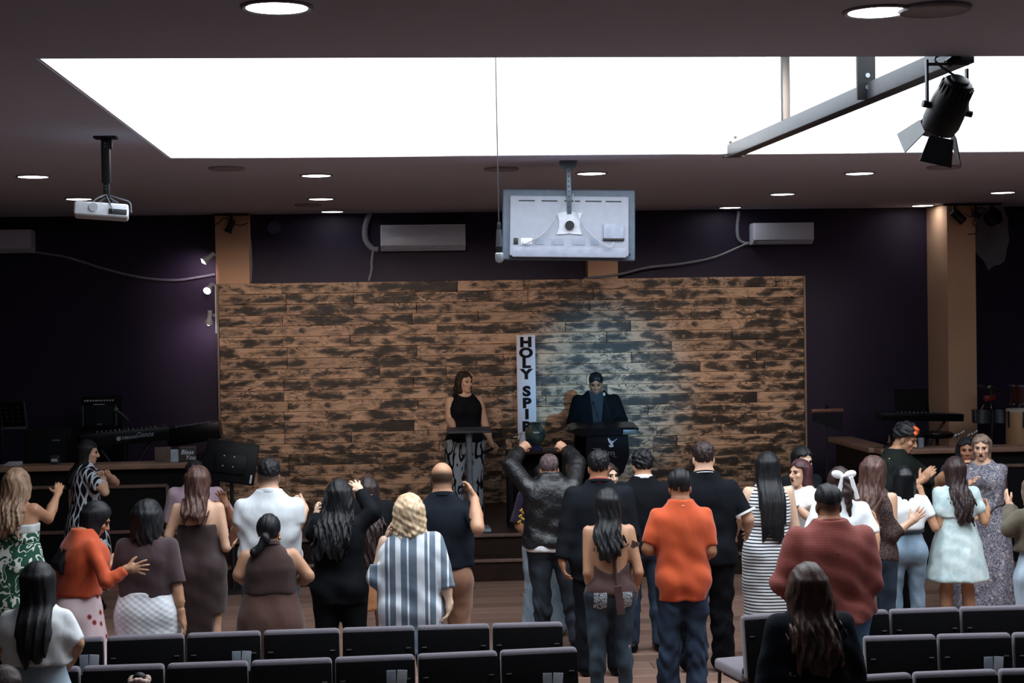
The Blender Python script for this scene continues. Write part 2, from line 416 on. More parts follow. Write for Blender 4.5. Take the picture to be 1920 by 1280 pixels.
for (px, py), lb in zip([(425, 314), (940, 315), (578, 383), (1770, 312), (1752, 14)],
    ['flat round ceiling speaker just behind the skylight corner', 'flat round ceiling speaker behind the microphone cable', 'small flat ceiling speaker near the dark stage wall',
     'flat round ceiling speaker under the barn-door stage light', 'round dark ceiling speaker beside the big downlight before the skylight']):
    p = on_z(px, py, CEIL)
    if sp0 is None:
        sp0 = o = empty('ceiling_speaker', p, lb, 'speaker', 'flush ceiling speakers')
        MB().lathe([(.13, .0), (.15, .0), (.152, -.012), (.142, -.02), (.13, -.014)], n=32).build('rim', plain('speaker_rim', '#a39fa8', .6), o)
        MB().lathe([(.0, .0), (.131, .0), (.131, -.008), (.03, -.013), (.001, -.013)], n=32).build('grille', plain('speaker_grille', '#8f8b94', .8), o)
    else:
        o = copy_tree(sp0); o.location = p
    o['label'] = lb
# ================================================================ HUNG FROM THE CEILING AND WALLS
def fbox(name, par, c, d, mat, bev=.004, rot=None, seg=2): return MB().box(c, d, rot, bev, seg).build(name, mat, par)
dark_grey = plain('dark_grey_plastic', '#2a2c31', .45); blue_grey = plain('blue_grey_plastic', '#5d6b7c', .4); tv_back = plain('tv_back_grey', '#a0a4b2', .5, var=.05)
pale_card = plain('pale_card', '#aab4bf', .7)

# projector on its pole
p = on_z(198, 256, CEIL)
o = empty('projector', p, 'white projector hanging from black ceiling pole at the skylight corner', 'projector')
fbox('ceiling_plate', o, (0, 0, -.008), (.15, .12, .016), black, .003)
mb = MB().box((0, 0, -.17), (.058, .058, .30), bev=.006); mb.box((.035, -.0, -.05), (.02, .05, .07), bev=.003); mb.build('pole', black, o)
mb = MB().box((0, 0, -.36), (.04, .04, .12), bev=.004)
for sx in (-1, 1): mb.cyl((0, 0, -.41), (sx*.07, .03, -.455), .008); mb.cyl((0, 0, -.41), (sx*.05, -.06, -.455), .008)
mb.build('bracket', black, o)
b = MB().box((.0, 0, -.515), (.36, .26, .095), bev=.022, seg=3).build('body', white_plastic, o)
b.rotation_euler = (R(-3), R(4), R(8))
MB().cyl((-.05, -.126, -.505), (-.05, -.138, -.505), .030, n=24).build('vent', plain('vent_grey', '#b5bac2', .5), b)
MB().box((.11, -.131, -.525), (.12, .012, .035), bev=.003).build('socket_panel', dark_grey, b)
MB().cyl((.09, .13, -.51), (.09, .16, -.51), .035, n=24).build('lens', dark_grey, b)
for i, c in enumerate(([(0, -.03, -.40), (.03, -.12, -.44), (.06, -.17, -.50), (.06, -.13, -.545)], [(.01, 0, -.40), (.10, -.06, -.43), (.17, -.10, -.46), (.18, -.11, -.53)], [(-.01, -.02, -.40), (-.05, -.1, -.43), (-.08, -.12, -.46)])):
    MB().tube(curve_pts(c), .0045, 6).build('cable', plain('cable_grey', '#6d7178', .5), o)
for z in (-.05, -.07, -.34, -.36): MB().cyl((.0, -.03, z), (.0, -.036, z), .006, n=8).build('bolt', steel, o)

# television seen from behind on its ceiling mount
p = on_z(1065, 302, CEIL)
o = empty('television', p, 'flat television seen from behind, hung from a ceiling pole', 'television', rz=R(-3))
k = 1/((3000)/((CM.inverted() @ p).z*-1)); zof = lambda px: -(px-302)*k
mb = MB().prism([(-.075, 0), (.075, 0), (.07, -.04), (.035, -.075), (-.035, -.075), (-.07, -.04)], .012, Matrix.Translation((0, -.03, 0))); mb.box((0, 0, -.006), (.14, .14, .012), bev=.002); mb.build('ceiling_bracket', blue_grey, o)
pole = MB().box((0, -.05, (zof(318)+zof(402))/2), (.036, .03, zof(318)-zof(402)), bev=.003).build('pole', plain('pole_steel', '#6b7682', .35, .6), o)
for i in range(8): MB().cyl((0, -.064, zof(322)-.042*i), (0, -.067, zof(322)-.042*i), .006, n=10).build('hole', black, pole)
tz = zof(421); W_, H_ = 250*k, 134*k
T_ = Matrix.Rotation(R(1.4), 3, 'Y') @ Matrix.Rotation(R(-4), 3, 'X')
def tvb(name, c, d, mat, bev=.004, par=None, seg=2):
    ob = MB().box(c, d, None, bev, seg).build(name, mat, par or o)
    if par is None: ob.location = (.0, 0, tz); ob.rotation_euler = T_.to_euler()
    return ob
bez = tvb('bezel', (0, .03, 0), (W_, .05, H_), blue_grey, .02, seg=3)
tvb('screen', (0, .058, 0), (W_*.95, .006, H_*.92), plain('screen_black', '#08090b', .12), .002, bez)
bk = tvb('rear_cover', (0, -.02, -.03*H_), (W_*.89, .07, H_*.84), tv_back, .012)
tvb('lower_cover', (0, -.026, -.40*H_), (W_*.86, .07, H_*.14), plain('tv_low', '#9297a6', .5), .012, bk)
for x in (-.32, -.15, .02, .18, .33): tvb('slot', (x*W_, -.056, .32*H_), (W_*.12, .006, .010), dark_grey, .001, bk)
for x, w_ in ((-.40, .035), (-.32, .085), (-.22, .07), (-.09, .09), (.07, .09), (.19, .06)):
    tvb('label_plate' if x < -.2 else 'vent_block', (x*W_, -.056, -.25*H_), (w_*W_, .006, .09*H_), plain('tv_white', '#dfe2ea', .6) if x == -.32 else (black if x == -.40 else plain('tv_vent', '#8f97a8', .6)), .001, bk)
tvb('input_box', (.33*W_, -.062, -.10*H_), (.15*W_, .03, .20*H_), plain('tv_box', '#9aa1b2', .5), .003, bk); tvb('input_shadow', (.33*W_, -.062, -.215*H_), (.16*W_, .028, .03*H_), black, .002, bk)
pl = MB().prism([(-.105, -.09), (-.03, -.085), (0, -.08), (.03, -.085), (.105, -.09), (.085, -.03), (.085, .03), (.105, .09), (.0, .10), (-.105, .09), (-.085, .03), (-.085, -.03)], .01, Matrix.Translation((0, -.066, 0))).build('mount_plate', plain('plate_white', '#c9ccd6', .4), o); pl.location = (0, 0, tz); pl.rotation_euler = T_.to_euler()
q = MB().lathe([(.018, -.01), (.038, -.01), (.038, .01), (.018, .01)], (0, -.085, -.01), 20, Matrix.Rotation(R(90), 3, 'X')).build('tilt_ring', black, o); q.location = (0, 0, tz)
for cpts in ([(-.06, -.09, tz+.38*H_), (-.09, -.09, tz+.2*H_), (-.2, -.1, tz-.1*H_), (-.36, -.09, tz-.26*H_), (-.39, -.08, tz-.24*H_)], [(.03, -.08, tz+.42*H_), (.07, -.09, tz+.1*H_), (.17, -.1, tz-.15*H_), (.32, -.1, tz-.33*H_), (.36, -.09, tz-.26*H_)]):
    MB().tube(curve_pts(cpts), .005, 6).build('cable', plain('cable_white', '#a8adb8', .5), o)
for x in (-.45, -.25, 0, .25, .45): MB().cyl((x*W_, .01, tz-.43*H_-.005*x), (x*W_, -.072, tz-.43*H_), .007, n=8).build('screw', black, o)

# microphone on a long cable through the skylight
p = at_d(936, 462, 10.3)
o = empty('hanging_microphone', p, 'microphone hanging head down on a long thin cable', 'microphone')
MB().tube([(0, 0, .14), (-.004, 0, 1.2), (0, 0, CEIL+SKH-p.z-.01)], .0035, 6).build('cable', dark_grey, o)
MB().cyl((0, 0, .0), (0, 0, .11), .022, .015, 16).build('body', dark_grey, o); MB().lathe([(.012, -.105), (.024, -.095), (.028, -.07), (.026, -.045), (.02, -.04)], n=18).build('grille', plain('mic_grille', '#b7bac0', .35, .8), o); MB().cyl((0, 0, -.045), (0, 0, 0), .02, .0225, 16).build('collar', plain('mic_collar', '#1b1c1f', .4), o)
MB().box((.0, -.0, .13), (.022, .022, .05), bev=.004).build('clip', black, o)

# lighting bar in the skylight
A = on_y(1375, 283, SKY1-.04); B_ = on_z(1802, 102, A.z)
o = empty('lighting_bar', A, 'black square steel bar crossing the skylight with bolted hangers', 'steel bar')
d = (B_-A); d = d*((SKY0+.03-A.y)/d.y); L = d.length; ang = math.atan2(d.y, d.x); Rz = Matrix.Rotation(ang, 3, 'Z')
beam_m = plain('bar_steel', '#3a3d42', .35, .3)
MB().box(Vector((0, 0, 0)) + d*.5, (L, .10, .10), Rz, .004).build('bar', beam_m, o)
MB().box((0, 0, -.045), (.17, .05, .012), None, .003).build('end_plate', black, o)
def along(px):     # parameter where the bar passes an image column
    best = min(range(200), key=lambda i: abs(((CM.inverted() @ (A+d*(i/199))).x/-(CM.inverted() @ (A+d*(i/199))).z)*F_PX+960-px)); return d*(best/199)
for px, w_, nm in ((1475, .055, 'hanger'),):
    q = along(px); MB().box(q + Vector((-.02, -.06, (CEIL+SKH-A.z)/2-.05)), (w_, .05, CEIL+SKH-A.z-.02), None, .003).build(nm, black, o)
q = along(1632); MB().box(q + Vector((-.05, -.07, .12)), (.11, .03, .34), None, .004).build('hanger', black, o)
for zz in (.02, .09): MB().cyl(q + Vector((-.045, -.085, zz)), q + Vector((-.045, -.095, zz)), .014, n=12).build('bolt', steel, o)
for i, (dx, dz) in enumerate(((-.02, .06), (.02, .1))): MB().cyl(Vector((dx-.02, -.07, dz)), Vector((dx-.02, -.09, dz)), .012, n=10).build('bolt', black, o)
barpt = lambda px: A + along(px)

# barn-door spotlight on the bar, and a second lamp further along
def spot(name, label, P, axis, s=1., doors=True, yoke_top=.33):
    o = empty(name, P, label, 'stage light')
    ax = Vector(axis).normalized(); q = Vector((0, 0, -1)).rotation_difference(ax).to_matrix(); X = q @ Vector((1, 0, 0)); 
    if abs(X.z) > .3: X = Vector((1, 0, 0))
    bm_ = lambda z: q @ Vector((0, 0, z))
    MB().lathe([(.055*s, .20*s), (.085*s, .195*s), (.10*s, .13*s), (.115*s, .06*s), (.12*s, -.02*s), (.12*s, -.10*s), (.105*s, -.15*s), (.09*s, -.15*s), (.085*s, -.09*s), (.01, -.09*s)], (0, 0, 0), 28, q).build('housing', black, o)
    mb = MB()
    for i in range(20):
        a = 2*math.pi*i/20; mb.box(q @ Vector((.100*s*math.cos(a), .100*s*math.sin(a), .13*s)), (.008, .008, .09*s), q)
    mb.build('cooling_fin', black, o)
    MB().lathe([(.001, .0), (.06*s, .0), (.06*s, .012), (.02*s, .016), (.001, .016)], q @ Vector((0, 0, .20*s)), 20, q).build('rear_cap', plain('cap_grey', '#3c4046', .4), o)
    for sg in (-1, 1):
        MB().box(X*sg*.135*s + Vector((0, 0, yoke_top*s/2)), (.012, .035*s, yoke_top*s), None, .003).build('yoke_arm', plain('yoke', '#4b5058', .4), o)
        MB().cyl(X*sg*.12*s, X*sg*.165*s, .022*s, n=12).build('knob', black, o)
    MB().box(Vector((0, 0, yoke_top*s)), (.28*s, .035*s, .014), None, .003).build('yoke_bar', plain('yoke', '#4b5058', .4), o)
    if doors:
        for (dx, dy, ww) in ((1, 0, .2), (-1, 0, .2), (0, 1, .18), (0, -1, .18)):
            side = Vector((dx, dy, 0)); tan = Vector((dy, dx, 0)); m = MB()
            a0, a1 = q @ (side*.105*s + Vector((0, 0, -.15*s))), q @ (side*.19*s + Vector((0, 0, -.30*s)))
            t = q @ tan
            vs = [a0 - t*.08*s, a0 + t*.08*s, a1 + t*ww*.6*s, a1 - t*ww*.6*s]; n_ = (vs[1]-vs[0]).cross(vs[2]-vs[0]).normalized()*.0025
            f1 = [m.bm.verts.new(v+n_) for v in vs]; f2 = [m.bm.verts.new(v-n_) for v in vs]
            m.bm.faces.new(f1); m.bm.faces.new(f2[::-1])
            for i in range(4): m.bm.faces.new((f1[i], f2[i], f2[(i+1) % 4], f1[(i+1) % 4]))
            m.build('barn_door', plain('barn_door', '#30353c', .5), o, smooth=0)
    MB().tube(curve_pts([q @ Vector((0, 0, .21*s)), Vector((-.05, -.03, .27*s)), Vector((-.06, 0, yoke_top*s+.03)), Vector((-.02, 0, yoke_top*s+.05))]), .006, 6).build('cable', black, o)
    return o
def spot_lamp(par, axis, energy, col, deg, off=.1, blend=.9, size=.06):
    l = bpy.data.lights.new('lamp_beam', 'SPOT'); l.energy = energy; l.color = col; l.spot_size = R(deg); l.spot_blend = blend; l.shadow_soft_size = size
    ob = bpy.data.objects.new('lamp_beam', l); COL.objects.link(ob); ob.parent = par; ax = Vector(axis).normalized(); ob.location = ax*off
    ob.rotation_euler = ax.to_track_quat('-Z', 'Y').to_euler(); return ob
P = at_d(1776, 204, 8.05)
tgt = on_y(1130, 735, PANEL_Y); ax_b = (-.22, .62, -.85)
s1 = spot('stage_light', 'large black spotlight with four barn doors hanging in the skylight', P, ax_b, .80, True, .28)
_t = (P.y-A.y)/d.y; _q = A + d*_t - P; MB().cyl((0, 0, .80*.28), _q + (Vector((0, 0, .80*.28))-_q).normalized()*.045, .022, n=12).build('clamp', black, s1)
spot_lamp(s1, tgt-P, 3600, (.18, .62, 1), 13, .34, 1.0)
P2 = barpt(1655) + Vector((.05, .14, .40)); tgt2 = on_y(1300, 600, PANEL_Y)
s2 = spot('stage_light', 'black spotlight standing above the bolted bar hanger', P2, (tgt2-P2).normalized(), .6, False, .32)
spot_lamp(s2, tgt2-P2, 1250, (1, .86, .76), 31, .3, 1.0, .2)  # wide warm beam added to fill the plank wall
P3 = Vector((-.6, SKY0+.51, CEIL+.42)); tgt3 = on_y(680, 590, PANEL_Y)
s3 = spot('stage_light', 'added black wash spotlight, unseen in the skylight shaft on the projector side', P3, (tgt3-P3).normalized(), .7, False, .5)  # unseen wash lamp added in the shaft to brighten the plank wall
MB().box((0, -.235, .35), (.05, .50, .05), None, .004).build('wall_arm', black, s3)
spot_lamp(s3, tgt3-P3, 1500, (1, .82, .70), 31, .3, 1.0, .2)

# three track spots on the end of the plank wall
TS = [((388, 485), (-.75, -.25, -.6), 'grey track spotlight tilted outward, topmost of three beside the plank wall', .4),
      ((391, 541), (-.25, -.85, -.5), 'glaring white track spotlight, middle one of three beside the plank wall', 1.),
      ((392, 599), (-.15, .25, -.95), 'white track spotlight pointing straight down, lowest of three beside the plank wall', .6)]
lampw = emit('spot_bulb', (.93, .93, 1), 14)
for (px, ax, lb, e) in TS:
    p = on_y(px[0], px[1], 19.12); o = empty('track_spotlight', p, lb, 'spotlight', 'track spotlights beside the plank wall'); q = Vector((0, 0, -1)).rotation_difference(Vector(ax).normalized()).to_matrix()
    MB().lathe([(.001, .11), (.026, .105), (.028, .03), (.032, .01), (.048, -.02), (.05, -.055), (.044, -.055), (.04, -.03), (.001, -.028)], (0, 0, 0), 20, q).build('shade', plain('spot_white', '#c4c7cf', .4), o)
    MB().sph(q @ Vector((0, 0, -.042)), .030, 12).build('bulb', lampw, o)
    xe = PX0-.046-p.x if px[1] > 530 else on_y(404, 480, 19.36).x-p.x; ye = .19 if px[1] > 530 else .30
    MB().tube(curve_pts([(0, 0, .03), (xe*.5, ye*.4, .05), (xe-.012, ye, .05)]), .009, 8).build('arm', plain('spot_white', '#c4c7cf', .4), o); MB().cyl((xe-.018, ye, .05), (xe, ye, .05), .02, n=12).build('base', plain('spot_white', '#c4c7cf', .4), o)
    spot_lamp(o, Vector((-.35, .9, -.5)) if e < 1 else Vector(ax), 22*e, (1, .74, .95), 100, .06, 1, .03)
p = on_y(405, 590, 19.16); z0, z1 = on_y(405, 625, 19.16).z, on_y(405, 472, 19.16).z
tag(MB().box((PX0-.034, PANEL_Y+.03, (z0+min(z1, PTOP-.01))/2), (.02, .05, min(z1, PTOP-.01)-z0), bev=.004).build('lighting_track', white_plastic), 'thin white vertical lighting track on the plank wall end', 'track')

# lamps and cables on top of the pillars
def truss(px, yf, label, n):
    p = on_y(px[0], px[1], yf); p.z = CEIL-.012
    o = empty('pillar_light_bar', p, label, 'stage light'); MB().box((0, 0, -.012), (.42 if n == 1 else .72, .06, .024), bev=.003).build('ceiling_bar', black, o)
    if n == 1:
        MB().cyl((0, 0, -.02), (0, 0, -.09), .02).build('stem', black, o); q = Matrix.Rotation(R(25), 3, 'Y')
        MB().lathe([(.001, .07), (.035, .07), (.04, -.07), (.05, -.10), (.045, -.10), (.001, -.09)], (.0, -.02, -.13), 16, q).build('lamp_head', black, o)
        for c in ([(0, -.02, -.08), (-.08, -.02, -.05), (-.14, -.02, -.1), (-.2, -.01, -.14)], [(0, -.02, -.1), (.1, -.02, -.14), (.2, -.01, -.11)]): MB().tube(curve_pts(c), .006, 6).build('cable', black, o)
    else:
        q = Matrix.Rotation(R(-48), 3, 'Y'); MB().cyl((-.22, 0, -.02), (-.22, 0, -.12), .018).build('stem', black, o)
        MB().lathe([(.001, .10), (.05, .10), (.055, -.08), (.001, -.08)], (-.17, -.02, -.16), 16, q).build('lamp_head', black, o)
        q = Matrix.Rotation(R(62), 3, 'Y') @ Matrix.Rotation(R(60), 3, 'X'); rr = [(.075, -.05), (.10, -.05), (.105, .05), (.085, .06), (.08, .0)]
        mb = MB(); mb.lathe(rr, (.25, -.02, -.17), 24, Matrix.Rotation(R(75), 3, 'X') @ Matrix.Rotation(R(15), 3, 'Y')); mb.build('par_can', black, o)
        MB().cyl((.25, 0, -.02), (.25, 0, -.08), .02).build('stem', black, o); MB().cyl((.05, 0, -.02), (.05, 0, -.12), .016).build('stem', black, o); MB().box((.05, -.02, -.14), (.10, .06, .06), Matrix.Rotation(R(25), 3, 'Y'), .008).build('clamp', black, o)
        for c in ([(-.1, -.02, -.12), (.0, -.03, -.17), (.08, -.03, -.13), (.18, -.02, -.14)], [(.05, -.02, -.16), (.0, -.03, -.24), (.06, -.03, -.30), (.03, -.03, -.36), (-.06, -.02, -.37)], [(-.02, -.02, -.04), (.02, -.03, -.12), (.10, -.03, -.05), (.2, -.03, -.1)]): MB().tube(curve_pts(c), .006, 6).build('cable', black, o)
truss((433, 400), 19.28, 'small black lamp on a ceiling bar atop the pillar by the plank wall', 1)
truss((1822, 392), 18.8, 'black lamp cluster with round can and loose cables atop the far tan pillar', 2)

# air conditioners and their pipes
def aircon(px0, px1, py0, py1, label, arrowx=None):
    c = on_y((px0+px1)/2, (py0+py1)/2, WALL_Y-.14); w = (px1-px0)*c.y/F_PX; h = (py1-py0)*c.y/F_PX
    o = empty('air_conditioner', c, label, 'air conditioner', 'wall air conditioners')
    b = MB().prism([(-.10, h*.5), (.08, h*.5), (.14, h*.44), (.14, -h*.5), (-.02, -h*.5), (-.10, -h*.3)], w, Matrix.Translation((w/2, 0, 0)) @ Matrix.Rotation(R(90), 4, 'Z')).build('housing', plain('ac_white', '#e9eeff', .18, spec=.6, var=.02), o, smooth=25)
    b.rotation_euler = (0, 0, 0); b.data.transform(Matrix.Identity(4))
    MB().box((0, -.108, h*.06), (w*.985, .016, h*.74), None, .006, 3).build('front_panel', plain('ac_white', '#e9eeff', .18, spec=.6, var=.02), o)
    MB().box((0, -.085, -h*.38), (w*.9, .03, h*.09), Matrix.Rotation(R(18), 3, 'X'), .004).build('louvre', plain('ac_grey', '#b5bbc8', .4), o)
    MB().box((0, -.07, -h*.29), (w*.9, .06, .010), None, .002).build('outlet_slot', black, o)
    return o
aircon(714, 872, 422, 470, 'wide wall air conditioner between the left pillar and television'.replace('left ', 'near '))
aircon(1408, 1524, 418, 458, 'wall air conditioner between the television and the far tan pillar')
aircon(-60, 59, 432, 474, 'wall air conditioner cut off by the picture edge, beyond the track spotlights')
def pipe(name, pts, r, mat, label, y=WALL_Y-.03):
    P = [on_y(a, b, y) for a, b in pts]; return tag(MB().tube(curve_pts(P, 40), r, 8).build(name, mat), label, 'pipe')
pipe('pipe', [(693, 400), (685, 425), (686, 450), (698, 466), (709, 468)], .035, grey_conduit, 'curved grey refrigerant pipe from ceiling to the wide air conditioner')
pipe('drain_hose', [(700, 468), (697, 490), (697, 505), (692, 526)], .017, grey_conduit, 'thin grey drain hose dropping from the wide air conditioner to the planks')
pipe('pipe', [(1385, 396), (1382, 430), (1386, 450), (1398, 456), (1404, 456)], .022, grey_conduit, 'grey refrigerant pipe bending down to the air conditioner nearest the far pillar')
pipe('drain_hose', [(1400, 457), (1340, 482), (1280, 494), (1216, 501), (1160, 514), (1095, 522)], .014, grey_conduit, 'sagging grey drain hose running behind the television to the plank top', WALL_Y-.3)
pipe('drain_hose', [(56, 471), (90, 476), (128, 483), (200, 505), (270, 521), (330, 525), (375, 519), (403, 514)], .016, grey_conduit, 'long grey hose sagging across the dark wall to the tan pillar')
pipe('conduit', [(469, 448), (471, 490), (470, 527)], .014, grey_conduit, 'short grey conduit running down beside the pillar above the plank wall')
p = on_y(514, 427, WALL_Y-.06); o = empty('wall_speaker', p, 'dim round disc fixed high on the dark wall beside the pillar', 'speaker')
q = Matrix.Rotation(R(90), 3, 'X'); MB().lathe([(.001, 0), (.07, .0), (.085, .015), (.08, .03), (.06, .025), (.001, .03)], (0, 0, 0), 24, Matrix.Rotation(R(25), 3, 'Y') @ q).build('disc', plain('speaker_blue', '#3a3650', .5), o); MB().cyl((0, 0, 0), (0, .06, 0), .02).build('bracket', black, o)

# ================================================================ ON THE STAGE
# upright lettered board
BY = 19.0
tl, tr = on_y(968, 628, BY), on_y(1003, 628, BY); bw_ = tr.x-tl.x
o = empty('lettered_sign', ((tl.x+tr.x)/2, BY, STAGE_Z), 'tall narrow white board with black upright letters against the plank wall', 'sign')
bh = tl.z-STAGE_Z; lean_ = Matrix.Rotation(R(-1.4), 3, 'Y') if False else Matrix()
board = MB().box((0, 0, bh/2), (bw_, .018, bh), None, .003).build('board', plain('board_white', '#e2e4f2', .6, var=.03), o)
MB().box((0, .12, .03), (.3, .3, .06), None, .005).build('foot', black, o); MB().cyl((0, -.01, bh-.02), (0, -.013, bh-.02), .006, n=10).build('screw', steel, board)
ink = plain('letter_black', '#0a0a0e', .6)
for ch, py in (('H', 642), ('O', 662), ('L', 681), ('Y', 702), ('S', 734), ('P', 756), ('I', 777), ('R', 800), ('I', 822), ('T', 843)):
    text('letter', ch, ink, board, (0, -.0105, on_y(988, py, BY).z-STAGE_Z), (R(90), 0, 0), .158, .009, .0012, sx=1.25)

# black pedestal with globe vase, flowers and bottle
PY = 16.95
p0, p1 = on_y(952, 860, PY), on_y(1062, 860, PY); pt = on_y(1000, 846, PY).z
o = empty('pedestal', ((p0.x+p1.x)/2, PY+.2, STAGE_Z), 'black wooden pedestal table on the stage behind the raised fists', 'table')
w_ = p1.x-p0.x; MB().box((0, 0, pt-STAGE_Z-.015), (w_, .42, .03), None, .006).build('tabletop', dark_wood, o)
for sx in (-1, 1): MB().box((sx*(w_/2-.03), 0, (pt-STAGE_Z-.03)/2), (.045, .38, pt-STAGE_Z-.03), None, .005).build('side_panel', black_matte, o)
MB().box((0, .17, (pt-STAGE_Z)/2), (w_-.09, .03, pt-STAGE_Z-.08), None, .004).build('back_panel', black_matte, o); MB().box((0, 0, .25), (w_-.1, .36, .025), None, .004).build('shelf', dark_wood, o)
q = on_y(1004, 836, PY+.1); o = empty('globe_vase', (q.x, PY+.1, pt), 'shiny teal glass globe on small blue base', 'vase')
t = NT('teal_glaze'); n = t.noise(t.obj(), 9, 3); t.col(t.ramp(n, [(.35, srgb('#2d4a55')), (.55, srgb('#5c6f6a')), (.7, srgb('#8d7a4a'))])); t.set(.08, .35)
MB().lathe([(.001, .06), (.04, .062), (.075, .085), (.105, .13), (.115, .175), (.105, .22), (.08, .255), (.062, .275), (.066, .295), (.05, .305), (.001, .308)], n=28).build('globe', t.m, o); MB().lathe([(.001, 0), (.075, 0), (.078, .03), (.05, .05), (.04, .065), (.001, .066)], n=24).build('base', plain('blue_base', '#2c2b52', .3), o)
q = on_y(972, 820, PY+.08); o = empty('flower_arrangement', (q.x-.03, PY+.08, pt), 'small arrangement of dried rose and cream flowers beside the globe', 'flowers')
MB().lathe([(.001, 0), (.03, 0), (.045, .05), (.038, .08), (.032, .08), (.001, .03)], n=16).build('pot', plain('pot_brown', '#5c4031', .6), o)
rng = random.Random(5)
for i in range(9):
    c = Vector((rng.uniform(-.075, .075), rng.uniform(-.05, .05), rng.uniform(.10, .19))); MB().tube([(0, 0, .05), tuple(c*.6), tuple(c)], .003, 5).build('stem', plain('stem_green', '#3c4a34', .7), o)
    f = MB()
    for k in range(6): a = k*1.047; f.sph(c+Vector((.014*math.cos(a), .014*math.sin(a), .004)), (.013, .013, .009), 6)
    f.sph(c+Vector((0, 0, .008)), .010, 6); f.build('blossom', plain(['petal_rose', 'petal_cream', 'petal_ochre'][i % 3], ['#8d5f5c', '#b9b3ac', '#8e6f3e'][i % 3], .8), o)
q = on_y(988, 890, PY-.02); o = empty('water_bottle', (q.x, PY+.09, STAGE_Z+.2655), 'clear plastic water bottle on the pedestal shelf', 'bottle')
MB().lathe([(.001, 0), (.03, 0), (.034, .01), (.034, .07), (.031, .08), (.034, .09), (.034, .15), (.02, .19), (.013, .2), (.013, .215), (.001, .216)], n=18).build('body', plain('clear_pet', '#7f8fa0', .15), o); MB().cyl((0, 0, .212), (0, 0, .235), .016, n=14).build('cap', white_plastic, o)

# lecterns
LYA = 16.92
q = on_y(879, 806, LYA); zt_ = q.z - STAGE_Z
o = empty('acrylic_lectern', (q.x, LYA, STAGE_Z), 'slim clear lectern with a black tray before the woman presenter', 'lectern')
ww = (920-838)*LYA/F_PX
MB().box((0, 0, zt_), (ww, .30, .022), Matrix.Rotation(R(5), 3, 'X'), .006).build('tray', plain('tray_grey', '#3c4048', .5), o)
MB().cyl((0, 0, .03), (0, 0, zt_-.02), .035, n=20).build('post', plain('post_grey', '#7f8a94', .25, .4), o); MB().box((0, 0, .015), (.42, .36, .03), None, .008).build('base', plain('acrylic_base', '#8fa3b0', .1), o)
q = on_y(1131, 805, LYA); zt_ = q.z - STAGE_Z; ww = (1195-1066)*LYA/F_PX
o = empty('shield_lectern', (q.x, LYA, STAGE_Z), 'black lectern whose shield front carries a white dove emblem', 'lectern')
mb = MB(); mb.prism([(-ww/2, .01), (-ww*.42, .03), (ww*.42, .03), (ww/2, .012), (ww*.46, -.02), (ww*.36, -.055), (-ww*.36, -.055), (-ww*.46, -.03)], .36, Matrix.Translation((0, -.16, zt_)) @ Matrix.Rotation(R(6), 4, 'X')); mb.build('tray', plain('lectern_black', '#15161b', .25), o)
MB().box((ww*.36, -.163, zt_-.022), (ww*.2, .006, .05), None, .002).build('tray_window', plain('tray_pane', '#5f6668', .3), o)
sw_, sh_ = .46, (905-812)*LYA/F_PX
fr = MB().prism([(-sw_*.47, 0), (sw_*.47, 0), (sw_*.5, -sh_*.45), (sw_*.36, -sh_*.78), (0, -sh_*1.05), (-sw_*.36, -sh_*.78), (-sw_*.5, -sh_*.45)], .02, Matrix.Translation((.03, -.12, zt_-.04))).build('shield', plain('shield_navy', '#13141c', .3), o)
MB().box((.0, .0, (zt_-.05)/2), (.10, .06, zt_-.05), None, .008).build('post', black, o); MB().box((0, 0, .015), (.5, .4, .03), None, .008).build('base', black, o)
wp = plain('emblem_white', '#c5cbdb', .6); gp = plain('emblem_grey', '#6a7080', .6)
ex = on_y(1147, 830, LYA-.125).x - o.location.x; ez = on_y(1147, 829, LYA-.125).z - STAGE_Z; s_ = .0056
dove = [(-7, 9), (-4.8, 7.5), (-2.5, 4.2), (-.5, 2), (1.2, 2.4), (2.6, 3), (3.4, 2), (8, 5.6), (11.2, 7.2), (10.6, 6.2), (6.2, 2.6), (3.6, .4), (2.4, -2), (1.8, -4), (4, -6.2), (2.8, -8.6), (-1, -9.4), (-5, -8.4), (-6, -6.4), (-3.4, -4.8), (-2.6, -3.2), (-4.6, -1), (-6.2, 2), (-7.4, 5.6)]
MB().prism([(a*s_+ex, b*s_+ez) for a, b in dove], .003, Matrix.Translation((0, -.124, 0))).build('dove_emblem', wp, fr, smooth=0)
text('emblem_lettering', 'elim', gp, fr, (ex-.055, -.123, on_y(1145, 847, LYA).z-STAGE_Z), (R(90), 0, 0), .085, .001, .0012, sx=1.25)
MB().box((ex-.16, -.122, on_y(1122, 839, LYA).z-STAGE_Z), (.085, .003, .007), None, 0).build('emblem_line', gp, fr); MB().box((ex+.03, -.122, on_y(1152, 854, LYA).z-STAGE_Z), (.04, .003, .006), None, 0).build('emblem_line', gp, fr)
g = on_y(1133, 739, LYA-.02); gl = Vector((g.x-o.location.x, 0, g.z-STAGE_Z))
MB().tube(curve_pts([(.06, .1, zt_+.02), (.07, .04, zt_+.15), (gl.x+.015, .03, gl.z-.06), (gl.x, -.0, gl.z)]), .004, 6).build('gooseneck', black, o); MB().sph((gl.x, -.01, gl.z), (.014, .014, .02), 10).build('foam_tip', plain('foam_pale', '#c8b8a8', .7), o)

